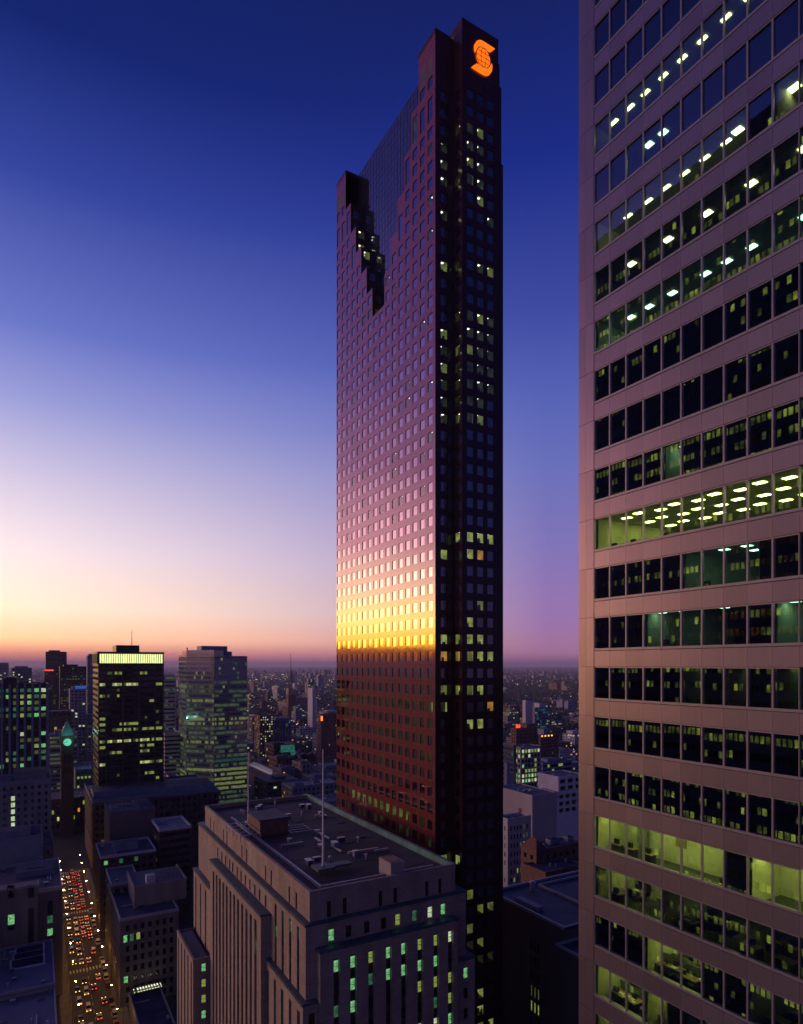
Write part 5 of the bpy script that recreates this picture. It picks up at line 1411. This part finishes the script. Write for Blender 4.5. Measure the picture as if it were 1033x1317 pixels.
# --- the middle distance between glass tower and granite tower
def middle():
    # glazed arcade vault
    d0, d1 = 612, 730; z = 20.0
    Ea, Na = at(364, d0); L = north_len(364, d0, 316); R_ = 4.6
    r = thing('glazed_arcade', 'long pale glass barrel vault of an arcade running up the street', 'arcade', (Ea, Na + L / 2, 0))
    q = MB(); n = 10
    for k in range(n):
        a0, a1 = PI * k / n, PI * (k + 1) / n
        q.quad((Ea + R_ * math.cos(a0), Na, z + R_ * .8 * math.sin(a0)), (Ea + R_ * math.cos(a1), Na, z + R_ * .8 * math.sin(a1)), (Ea + R_ * math.cos(a1), Na + L, z + R_ * .8 * math.sin(a1)), (Ea + R_ * math.cos(a0), Na + L, z + R_ * .8 * math.sin(a0)))
    q.build('vault', [glow('arcade_glass', (.62, .56, .72), .16, .25, .2, True)], r)
    q = MB(); m = int(L / 5)
    for i in range(m + 1):
        y = Na + L * i / m
        for k in range(n):
            a0, a1 = PI * k / n, PI * (k + 1) / n
            q.box(min(Ea + (R_ + .1) * math.cos(a0), Ea + (R_ + .1) * math.cos(a1)), max(Ea + (R_ + .1) * math.cos(a0), Ea + (R_ + .1) * math.cos(a1)) + .02, y - .2, y + .2, z + (R_ + .1) * .8 * min(math.sin(a0), math.sin(a1)), z + (R_ + .1) * .8 * max(math.sin(a0), math.sin(a1)) + .1)
    q.build('rib', [m_coping], r, 'stuff')
    q = MB(); q.box(Ea - 16, Ea + 16, Na, Na + L, 0, z - .2); q.build('wall', [m_brickdark], r)
    claim(Ea - 16, Ea + 16, Na, Na + L)
    # block with the big yellow glowing sign
    d = 430
    b = bpx('yellow_sign_block', 'dark store block with yellow neon sign on its facade, behind the bank roof', 'building', 372, 1048, d, 352, 412, L=30, wall=m_brickdark, bay=3.4, fh=4, lit=[('lime_dim', .05)], roof=m_roof_pale, seed=81, zwin=5)
    E, N = at(394, d); 
    q = MB(); ys = z_at(1032, d)
    for (x, z_, rr) in ((-2.3, .1, .7), (-.9, .5, 1.0), (.2, .0, 1.25), (1.6, .4, .95), (2.7, .2, .75), (.9, -.7, .9)):
        q.poly([(E + 4 + x + rr * math.cos(t * PI / 6), N - .8, ys + z_ + rr * .75 * math.sin(t * PI / 6)) for t in range(12)])
    o = q.build('neon_sign', [glow('yellow_neon', (1.0, .68, .01), 1.8)], b, 'stuff')
    q = MB(); q.box(E + 3.6, E + 3.9, N - .6, N - .3, ys - 3.5, ys); q.box(E + 5, E + 5.3, N - .6, N - .3, ys - 3.5, ys); q.build('sign_post', [m_dark_metal], b)
    bpx('blue_panel_block', 'plain blue-grey panelled block rising beside the granite tower foot', 'building', 409, 1032, 405, 404, 450, L=22, wall=m_bluegrey, faces='', roof=m_roof, seed=82)
    bpx('orange_lit_block', 'reddish apartment slab with an orange reflection built as a glow at its top corner', 'apartment block', 413, 919, 800, 408, 440, wall=surf('red_brick', (.22, .10, .075), .85, amt=.15), bay=3, fh=3, wf=.35, lit=[('amber', .02)], seed=83)
    o = bpy.data.objects['orange_lit_block']; E, N = at(413, 800); zz = z_at(919, 800)
    q = MB(); q.box(E - .3, E + 2.2, N - .3, N - .02, zz - 8, zz - 2); q.build('orange_reflection', [glow('orange_reflection_glow', (1, .2, .03), 2.0)], o)  # glowing box stands in for an orange reflection on the slab
    bpx('white_slab_block', 'tall white-ended apartment slab among dark blocks', 'apartment block', 402, 885, 1150, 396, 407, wall=m_white, faces='', seed=84)
    bpx('arched_blue_block', 'blue-grey office block with arched roof line and tall window strips', 'office block', 352, 926, 820, 345, 375, wall=m_bluegrey, bay=4, fh=3.8, wf=.5, wz=(.05, .95), lit=[('mint_dim', .06)], seed=85, units=[(.15, .1, 20, 18, 3)])
    bpx('lit_apartment_block', 'brown apartment block sprinkled with warm white windows', 'apartment block', 334, 920, 800, 327, 352, wall=m_brick, bay=3, fh=3, wf=.5, lit=[('cream', .3), ('lime', .15)], rowvar=False, seed=86)
    bpx('teal_sign_block', 'dark block with teal glowing panel facing the arcade', 'building', 352, 958, 690, 334, 381, L=30, wall=m_brickdark, bay=4, fh=4, lit=[('white', .06)], seed=87, units=[(-.0, .2, 14, 10, 2)])
    o = bpy.data.objects['teal_sign_block']; E, N = at(352, 690); zz = z_at(958, 690); x0, x1 = e_on_n(361, N), e_on_n(379, N)
    q = MB(); q.box(x0, x1, N - .4, N - .03, zz - 9, zz - 1); q.poly([(x1 - 2 + 3.2 * math.cos(t * PI / 8), N - .5, zz - 10 + 3.2 * math.sin(t * PI / 8)) for t in range(16)]); q.build('teal_panel', [LIT['teal']], o)
    for i, (x0, y0, d, xl, xr, wl, lab) in enumerate((
        (356, 975, 640, 344, 378, m_brick, 'dark warehouse with a pale cornice east of the arcade vault'),
        (388, 982, 600, 378, 400, m_tan, 'cream old block with tall windows beside the arcade'),
        (404, 1000, 560, 393, 436, m_greystone, 'grey plain block in front of the cream old block'),
        (322, 970, 690, 310, 332, m_tan, 'amber-tinted block behind the far flagpole'),
        (376, 1012, 520, 348, 436, m_roof_pale, 'broad flat-roofed hall with pale roof before the arcade'),
        (336, 1036, 445, 322, 372, m_brickdark, 'brown plant-topped block just behind the bank roof house'),
        (362, 990, 600, 352, 384, m_greystone, 'domed grey hall at the end of the arcade'))):
        bpx('low_store_block', lab, 'building', x0, y0, d, xl, xr, L=26, wall=wl, bay=4, fh=4.4, wf=.5, lit=[('amber', .03), ('lime_dim', .06)], roof=m_roof if i % 2 else m_roof_pale, seed=90 + i, zwin=0, units=[(.1, .2, 8, 7, 2), (.55, .4, 6, 6, 1.6)])
    # teal strip canopy
    # lattice mast far off
    d = 1500; E, N = at(374, d); b0 = z_at(893, d); t1 = z_at(840, d)
    r = thing('lattice_mast', 'red and white lattice mast rising above the skyline', 'mast', (E, N, 0))
    q = MB(); q.box(E - 9, E + 9, N - 9, N + 9, 0, b0); q.build('base_block', [m_brick], r)
    q = MB(); hm = b0 + (t1 - b0) * .55
    for sx in (-1, 1):
        for sy in (-1, 1):
            q.tube((E + sx * 4, N + sy * 4, b0), (E + sx * .8, N + sy * .8, hm), .5, .4, 5)
    for k in range(6):
        f0 = k / 6; f1 = (k + 1) / 6; h0, h1 = b0 + (hm - b0) * f0, b0 + (hm - b0) * f1; w0, w1 = 4 - 3.2 * f0, 4 - 3.2 * f1
        for (ax, ay, bx, by) in ((-1, -1, 1, -1), (1, -1, 1, 1), (1, 1, -1, 1), (-1, 1, -1, -1)):
            q.tube((E + ax * w0, N + ay * w0, h0), (E + bx * w1, N + by * w1, h1), .3, .3, 4); q.tube((E + bx * w0, N + by * w0, h0), (E + ax * w1, N + ay * w1, h1), .3, .3, 4)
    q.build('lattice', [m_brick], r, 'stuff')
    q = MB(); q.tube((E, N, hm), (E, N, t1), .75, .4, 6); q.build('antenna', [m_brick], r)
middle()

# --- far towers named in the picture's left
def far_left():
    spec = [('bulky_dark_tower', 'bulky dark tower on the horizon with stepped top', 59, 838, 1150, 58, 86, m_brickdark, [('lime_dim', .06)]),
            ('red_strip_tower', 'dark slab with a thin red glowing strip along its top edge', 57.5, 861, 980, 57, 76, m_brickdark, [('lime_dim', .05)]),
            ('dark_flat_tower', 'dark block with lime rows behind the clock tower', 77, 857, 900, 76, 111, m_black, [('lime_dim', .35)]),
            ('tall_slim_slab', 'tall slim grey slab close beside the crown-lit tower', 112.5, 843, 1050, 111, 126, m_bluegrey, [('lime_dim', .1)]),
            ('pale_horizon_block', 'pale block at the skyline behind the ribbed tower', -6, 854, 1250, -8, 11, m_concrete, [('white', .05)]),
            ('white_windowed_block', 'grey block full of white windows behind the lift house of the ribbed tower', 15, 859, 1000, 12, 41, m_greystone, [('white', .3)]),
            ('blue_topped_block', 'pale ribbed block with a blue glowing top rim', 90, 886, 760, 89, 111, m_concrete, [('white', .1)])]
    for i, (n, lab, x0, y0, d, xl, xr, wl, lt) in enumerate(spec):
        bpx(n, lab, 'office block', x0, y0, d, xl, xr, L=28, wall=wl, bay=3.6, fh=3.8, wf=.6, wz=(.3, .8), lit=lt, seed=120 + i, zwin=10, units=[(.15, .2, 18, 14, 3.5)])
    o = bpy.data.objects['red_strip_tower']; E, N = at(57.5, 980); z = z_at(861, 980)
    q = MB(); q.box(E, E + 12, N - .3, N - .02, z - 2.2, z - .4); q.build('red_strip', [glow('red_neon', (1, .05, .03), 2.2)], o)
    o = bpy.data.objects['blue_topped_block']; E, N = at(90, 760); z = z_at(886, 760)
    q = MB(); q.box(E + 6, E + 18, N + 2, N + 12, z - 1, z + 3); q.build('blue_top', [glow('blue_neon', (.05, .16, .7), .5)], o)
    # city hall podiums with teal roof behind the clock tower
    d = 560
    bpx('teal_roofed_hall', 'low teal-roofed hall with yellow windows right of the clock tower', 'building', 97, 990, d, 96, 119, L=30, wall=surf('teal_panel', (.03, .14, .17), .5), bay=3, fh=4, lit=[('lime', .5)], faces='S', seed=131, roof=m_copper)
    bpx('striped_office_wing', 'office wing with lime window rows behind the clock tower', 'building', 63, 945, 600, 62, 100, L=30, wall=m_bluegrey, bands=True, bay=3, fh=4, wz=(.3, .8), lit=[('lime_dim', .45)], seed=132, units=[(.2, .2, 18, 12, 4)])
    bpx('long_lamp_roof_hall', 'long low hall with a row of small lamps along its roof', 'building', 62, 915, 700, 60, 92, L=40, wall=m_brickdark, bay=4, fh=5, lit=[('amber', .05)], seed=133)
far_left()
# --- the tower across the street that shows as a reflection in the banded tower
LIT['row'] = glow('lit_row', (.52, .62, .09), 1.35, .75, .55)
LIT['row_dim'] = glow('lit_row_dim', (.44, .54, .12), .5, .85, .55)
block('opposite_dark_tower', 'dark office tower with lit bands across the street, seen mirrored in the banded tower', 'office tower', -110, 58, 50, 71, H + 118, wall=surf('dark_blue_cladding', (.10, .125, .24), .5), bay=1.25, fh=3.85, wf=.74, wz=(.3, .72), rec=.15,
      lit=[('row', .15), ('row_dim', .38)], faces='E', seed=140, zwin=40, units=[(.3, .55, 18, 18, 9), (.4, .1, 10, 12, 5)])

# ================================================================== LAMPS AND TRAFFIC ON THE STREET
def street_life():
    rng = random.Random(77)
    lampglow = glow('street_lamp_glow', (1.0, .46, .10), 330, sample=True)
    head = glow('headlight_glow', (1.0, .45, .10), 6, sample=True)
    tail = glow('taillight_glow', (1.0, .045, .01), 6, sample=True)
    qp = MB(); qp.tube((0, 0, 0), (0, 0, 8.6), .11, .07, 8); qp.tube((0, 0, 8.6), (1.7, 0, 9.1), .06, .05, 6); me_p = qp.mesh('pole', [m_dark_metal])
    qh = MB(); qh.box(1.5, 2.3, -.2, .2, 9.02, 9.2); me_h = qh.mesh('lamp_head', [m_dark_metal])
    qg = MB(); qg.tube((1.95, 0, 8.82), (1.95, 0, 9.01), .2, .26, 8); me_g = qg.mesh('lamp_globe', [lampglow])
    n = 0
    for side, x, rz in (('west', RD0 - .7, 0), ('east', RD1 + .7, PI)):
        for k in range(14):
            y = 196 + k * 19 + (9 if side == 'east' else 0)
            t = thing('street_lamp', 'lit amber street lamp on the %s pavement of the street with traffic' % side, 'street lamp', (x, y, .13), 'lamps on the %s pavement' % side)
            t.rotation_euler = (0, 0, rz)
            for nm, me in (('pole', me_p), ('lamp_head', me_h), ('lamp_globe', me_g)): sub(nm, me, t)
    paints = [surf('car_paint_' + nm, c, .3, amt=.03) for nm, c in (('silver', (.35, .35, .36)), ('black', (.03, .03, .03)), ('red', (.25, .03, .03)), ('blue', (.05, .07, .16)), ('white', (.55, .55, .54)), ('taupe', (.2, .17, .13)))]
    tyre = surf('tyre_rubber', (.02, .02, .02), .9)
    def car_meshes(m, van=False):
        q = MB(); Wd, Ln = .88, 2.2; hb = 1.0 if not van else 1.2; ht = 1.42 if not van else 2.1
        # lower body with chamfered nose and tail (front looks along +Y)
        prof = [(-Ln, .35), (-Ln, hb - .15), (-Ln + .2, hb), (Ln - .9 if not van else Ln - .5, hb), (Ln - .1, hb - .25), (Ln, .7), (Ln, .35)]
        for sx in (-1, 1): q.poly([(sx * Wd, y, z) for y, z in prof])
        for (y0, z0), (y1, z1) in zip(prof, prof[1:] + prof[:1]): q.quad((-Wd, y0, z0), (Wd, y0, z0), (Wd, y1, z1), (-Wd, y1, z1))
        me_b = q.mesh('body', [m])
        q = MB(); y0, y1, y2, y3 = (-1.9, -1.35, .35, 1.0) if not van else (-2.15, -2.0, .9, 1.5); wi = .7
        a = [(-Wd + .04, y0, hb), (Wd - .04, y0, hb), (Wd - .04, y3, hb), (-Wd + .04, y3, hb)]; b = [(-wi, y1, ht), (wi, y1, ht), (wi, y2, ht), (-wi, y2, ht)]
        for i in range(4): q.quad(a[i], a[(i + 1) % 4], b[(i + 1) % 4], b[i], 0)
        q.quad(*b, 1)
        me_c = q.mesh('cabin', [g_office, m])
        return me_b, me_c
    q = MB(); q.tube((-.11, 0, 0), (.11, 0, 0), .33, .33, 10); me_w = q.mesh('wheel', [tyre])
    q = MB(); q.box(-.17, .17, -.03, .03, -.09, .09); me_hl = q.mesh('headlight', [head])
    q = MB(); q.box(-.17, .17, -.03, .03, -.08, .08); me_tl = q.mesh('taillight', [tail])
    kinds = [car_meshes(p) for p in paints] + [car_meshes(paints[4], True), car_meshes(paints[0], True)]
    names = ['silver', 'black', 'dark red', 'blue', 'white', 'taupe', 'white', 'silver']
    def car(x, y, south, lit=True, z=0.004, lane=''):
        i = rng.randrange(len(kinds)); van = i >= 6
        way = ('coming towards the camera with headlights on' if south else 'heading away with red tail lights on') if lit else 'parked at the kerb with its lights off'
        way += lane
        t = thing('van' if van else 'car', '%s %s %s' % (names[i], 'van' if van else 'car', way), 'van' if van else 'car', (x, y, z), '%s %ss %s' % (names[i], 'van' if van else 'car', way))
        t.rotation_euler = (0, 0, PI if south else 0)
        sub('body', kinds[i][0], t); sub('cabin', kinds[i][1], t)
        for sx in (-.8, .8):
            for sy in (-1.4, 1.35): sub('wheel', me_w, t, (sx, sy, .33))
        if lit:
            for sx in (-.62, .62): sub('headlight', me_hl, t, (sx, 2.2, .72)); sub('taillight', me_tl, t, (sx, -2.2, .8))
    for lane, x in enumerate((14.9, 17.8)):
        y = 188 + lane * 3
        while y < 446:
            if not (294 < y < 304 or 366 < y < 377): car(x + rng.uniform(-.25, .25), y, True, lane=(', kerb lane', ', inner lane')[lane])
            y += rng.uniform(6.5, 14)
    for lane, x in enumerate((20.6, 23.2)):
        y = 190 + lane * 4
        while y < 446:
            if not (294 < y < 304 or 366 < y < 377): car(x + rng.uniform(-.25, .25), y, False, lane=(', inner lane', ', kerb lane')[lane])
            y += rng.uniform(6.5, 12) if y > 320 else rng.uniform(14, 34)
    for k in range(30):
        if rng.random() < .75: car(25.7, 186 + k * 6.4, False, False)
    # shop fronts glowing at street level
    # (windows of the street-front buildings; kept small)
street_life()

# flood lamps at the foot of the clock tower's roof, as the lit copper shows
def floods():
    r = bpy.data.objects['clock_tower']; d = 482; E, N = at(78.6, d); W = east_len(78.6, d, 95); zs = z_at(947, d)
    for k, (x, y) in enumerate(((E + W * .5, N - 7.5), (E + W + 7, N + W * .3))):
        l = bpy.data.lights.new('flood_lamp', 'POINT'); l.energy = 1000; l.color = (.35, 1.0, .9); l.shadow_soft_size = .4
        o = bpy.data.objects.new('flood_lamp', l); COL.objects.link(o); o.location = (x, y, zs + 3); o.parent = r; o.location = Vector((x, y, zs + 2.5)) - r.location
floods()

# ================================================================== THE REST OF THE CITY, TO THE HORIZON
def far_city():
    rng = random.Random(2024)
    walls = [('pale', surf('far_pale', (.22, .21, .21), .8, amt=.1, scale=.1)), ('grey', m_greystone), ('brown', m_brick), ('dark', m_brickdark), ('blue-grey', m_bluegrey), ('white', m_white), ('tan', m_tan)]
    def place(px):
        if px < 58: return 'west of the clock tower'
        if px < 130: return 'between clock tower and crown-lit tower'
        if px < 235: return 'between the crown-lit and chamfered towers'
        if px < 345: return 'just past the chamfered glass tower'
        if px < 440: return 'below the mast by the granite tower'
        return 'between the granite and banded towers'
    spots = []
    def free(E, N, W, L): return is_free(E, E + W, N, N + L, 5)
    def mid(px, d, hgt, W, L, slab):
        E, N = at(px, d)
        if not free(E, N, W, L): return False
        claim(E, E + W, N, N + L)
        ci = rng.randrange(len(walls)); cn, wm = walls[ci]
        rows = max(1, int(hgt / 3.4)); fh = hgt / rows
        far_ = d > 1700
        hb = 'low' if hgt < 22 else ('mid-height' if hgt < 42 else 'tall')
        kind = 'apartment slab' if slab else ('office block' if hgt > 22 else 'city block')
        dist = 'in the near distance' if d < 900 else ('in the middle distance' if d < 1700 else 'far off in haze')
        lab = '%s %s %s %s, %s' % (hb, cn, kind, dist, place(px))
        q = MB(); q.box(E, E + W, N, N + L, 0, hgt, 0, 1)
        nm = 'apartment_block' if slab else 'city_block'
        # openings: rows of glass set in frames a hand proud of the wall
        g = MB(); nb = max(2, int(W / (4.2 if not far_ else 6))); nl = max(2, int(L / (4.2 if not far_ else 6)))
        step = 1
        base = rng.choice((.03, .06, .1, .2, .3)); warm = rng.random()
        for r in range(rows):
            if far_ and r % 2: continue
            z0 = r * fh + .3 * fh; z1 = r * fh + .78 * fh
            rf = base * rng.choice((.3, 1, 1, 1.8))
            for k in range(nb):
                a, b = E + W * (k + .22) / nb, E + W * (k + .78) / nb
                m = 0 if rng.random() > rf else rng.choice((1, 1, 2, 3, 4) if warm < .55 else (1, 2, 5, 5, 4))
                if far_ and m == 0 and rng.random() < .3: continue
                g.quad((a, N - .05, z0), (b, N - .05, z0), (b, N - .05, z1), (a, N - .05, z1), m)
            if L * CA / 1 > 4:
                for k in range(nl):
                    a, b = N + L * (k + .22) / nl, N + L * (k + .78) / nl
                    m = 0 if rng.random() > rf else rng.choice((1, 2, 2, 4))
                    if far_ and m == 0: continue
                    g.quad((E - .05, b, z0), (E - .05, a, z0), (E - .05, a, z1), (E - .05, b, z1), m)
        o = bpy.data.objects.new(nm, q.mesh(nm, [wm, m_roof], (E + W / 2, N + L / 2, 0))); COL.objects.link(o); o.location = (E + W / 2, N + L / 2, 0)
        tag(o, lab, 'building', lab)
        go = g.build('window', [g_office, LIT['lime'], LIT['lime_dim'], LIT['white'], LIT['cream'], LIT['amber']], o, 'stuff')
        u = MB(); uw, ul = W * rng.uniform(.25, .5), L * rng.uniform(.25, .5); ux, uy = E + rng.uniform(.1, .45) * W, N + rng.uniform(.1, .45) * L
        u.box(ux, ux + uw, uy, uy + ul, hgt, hgt + rng.uniform(2, 4.5)); u.build('roof_unit', [wm], o)
        return True
    n = 0; tries = 0
    while n < 120 and tries < 6000:      # low and middling blocks of the inner city
        tries += 1
        px = rng.choice((rng.uniform(60, 435), rng.uniform(310, 440), rng.uniform(640, 748), rng.uniform(-5, 130)))
        d = 520 + 1150 * rng.random() ** 1.3
        h = rng.choice((9, 12, 15, 18, 22, 30)) + rng.uniform(-2, 3)
        if rng.random() < .12 and d > 800: h = rng.uniform(40, 62)
        if 640 < px and d < 560: continue
        if mid(px, d, h, rng.uniform(16, 42), rng.uniform(16, 40), rng.random() < .3): n += 1
    n = 0; tries = 0
    while n < 75 and tries < 6000:       # towers farther out
        tries += 1
        px = rng.choice((rng.uniform(-5, 450), rng.uniform(318, 436), rng.uniform(640, 750)))
        d = 1000 + 3800 * rng.random() ** 1.5
        h = rng.uniform(24, 66) if rng.random() < .75 else rng.uniform(60, 95)
        if px > 640:
            h *= .5
            if rng.random() < .6: continue
        W = rng.uniform(14, 26); Lh = rng.uniform(20, 60) if rng.random() < .5 else rng.uniform(14, 24)
        if mid(px, d, h, W, Lh, True): n += 1
    # the skyline past counting: towers on the horizon
    q = MB()
    for i in range(190):
        c = rng.choice((320, 400, 420, 660, 690, 720, 40, 100)); px = c + rng.gauss(0, 24); d = rng.uniform(5200, 13500)
        E, N = at(px, d); w, l, h = rng.uniform(16, 45), rng.uniform(16, 45), rng.uniform(16, 55) * rng.uniform(.5, 1.5)
        q.box(E, E + w, N, N + l, 0, h, rng.randrange(3))
    o = q.build('distant_skyline', [walls[0][1], walls[4][1], walls[2][1]]); o['kind'] = 'stuff'
    # houses
    q = MB(); grid = rng
    for i in range(6000):
        px = rng.uniform(-40, 790); d = 700 + 7300 * rng.random() ** 1.25
        if 440 < px < 636 or 130 < px < 205: continue
        E, N = at(px, d); E = round(E / 14) * 14 + rng.uniform(-1, 1); N = round(N / 9) * 9
        if int(E / 14) % 7 == 0 or int(N / 9) % 14 == 0: continue
        w, l, h = rng.uniform(7, 12), rng.uniform(6, 8.5), rng.uniform(5, 9)
        if not (d > 1700 or is_free(E, E + w, N, N + l, 2)): continue
        mi = rng.randrange(3)
        i0 = len(q.v); q.box(E, E + w, N, N + l, 0, h, mi, 3)
        if d < 3000:
            q.poly([(E, N, h), (E + w, N, h), (E + w / 2, N, h + 2.4)], mi); q.quad((E, N, h), (E + w / 2, N, h + 2.4), (E + w / 2, N + l, h + 2.4), (E, N + l, h), 3); q.quad((E + w, N, h), (E + w, N + l, h), (E + w / 2, N + l, h + 2.4), (E + w / 2, N, h + 2.4), 3)
    o = q.build('distant_houses', [m_brick, m_tan, m_greystone, m_roof]); o['kind'] = 'stuff'
    # trees: the dark wooded quarters
    leaf = surf('dusk_foliage', (.045, .06, .035), .9, amt=.5, scale=.05)
    q = MB()
    for i in range(20000):
        px = rng.choice((rng.uniform(-40, 445), rng.uniform(632, 770))); d = 900 + 10500 * rng.random() ** 1.1
        if 445 < px < 632: continue
        E, N = at(px, d)
        if d < 1800 and not is_free(E - 5, E + 5, N - 5, N + 5, 1): continue
        r, h = rng.uniform(4, 7.5), rng.uniform(8, 15); k = 6; ph = rng.random()
        i0 = len(q.v)
        for (rr, z) in ((.55, .3), (1.0, .55), (.62, .86)):
            for t in range(k):
                a = 2 * PI * (t + ph) / k; f = rng.uniform(.75, 1.2)
                q.v.append((E + r * rr * f * math.cos(a), N + r * rr * f * math.sin(a), h * z * rng.uniform(.92, 1.08)))
        q.v.append((E, N, h))
        for ring in (0, 1):
            for t in range(k):
                b0 = i0 + ring * k; q.f.append((b0 + t, b0 + (t + 1) % k, b0 + k + (t + 1) % k, b0 + k + t)); q.m.append(0)
        for t in range(k): q.f.append((i0 + 2 * k + t, i0 + 2 * k + (t + 1) % k, i0 + 3 * k)); q.m.append(0)
    o = q.build('distant_trees', [leaf]); o['kind'] = 'stuff'
    # street and house lights, past counting
    cols = [glow('far_lamp_amber', (1, .62, .25), 3.2), glow('far_lamp_white', (1, .92, .7), 3.0), glow('far_lamp_green', (.62, 1, .62), 2.4), glow('far_lamp_red', (1, .12, .05), 2.0)]
    q = MB()
    def dot(E, N, z, r, m):
        i0 = len(q.v)
        q.v += [(E + r, N, z), (E, N + r, z), (E - r, N, z), (E, N - r, z), (E, N, z + r), (E, N, z - r)]
        for f in ((0, 1, 4), (1, 2, 4), (2, 3, 4), (3, 0, 4), (1, 0, 5), (2, 1, 5), (3, 2, 5), (0, 3, 5)):
            q.f.append(tuple(i0 + v for v in f)); q.m.append(m)
    def clear(E, N):
        for a, b, c, d in SOLID:
            if a - 1 < E < b + 1 and c - 1 < N < d + 1: return False
        return True
    for i in range(1750):
        px = rng.choice((rng.uniform(-20, 440), rng.uniform(315, 440), rng.uniform(638, 752))); d = 560 + 8500 * rng.random() ** 1.9
        E, N = at(px, d)
        if rng.random() < .62: E = round(E / 98) * 98
        elif rng.random() < .8: N = round(N / 126) * 126
        if not clear(E, N): continue
        big = rng.random() < .05
        r = (.26 + d * .00030) * rng.uniform(.5, 1.1) * (2.0 if big else 1)
        dot(E, N, rng.uniform(5, 10), r, rng.choices((0, 1, 2, 3), (.55, .28, .13, .04))[0])
    o = q.build('distant_street_light', cols); o['kind'] = 'stuff'
far_city()

# ================================================================== THE AIR
def air():
    q = MB(); q.box(-30200, 30200, -3200, 42200, -1.0, H + 158)
    m = bpy.data.materials.new('dusk_air'); m.use_nodes = True
    nt = m.node_tree; nt.nodes.clear()
    out = nt.nodes.new('ShaderNodeOutputMaterial'); v = nt.nodes.new('ShaderNodeVolumePrincipled')
    v.inputs['Color'].default_value = (.76, .78, 1.0, 1)
    v.inputs['Density'].default_value = 5.2e-5
    v.inputs['Anisotropy'].default_value = .1
    nt.links.new(v.outputs[0], out.inputs['Volume'])
    o = q.build('haze', [m]); o['kind'] = 'stuff'
air()
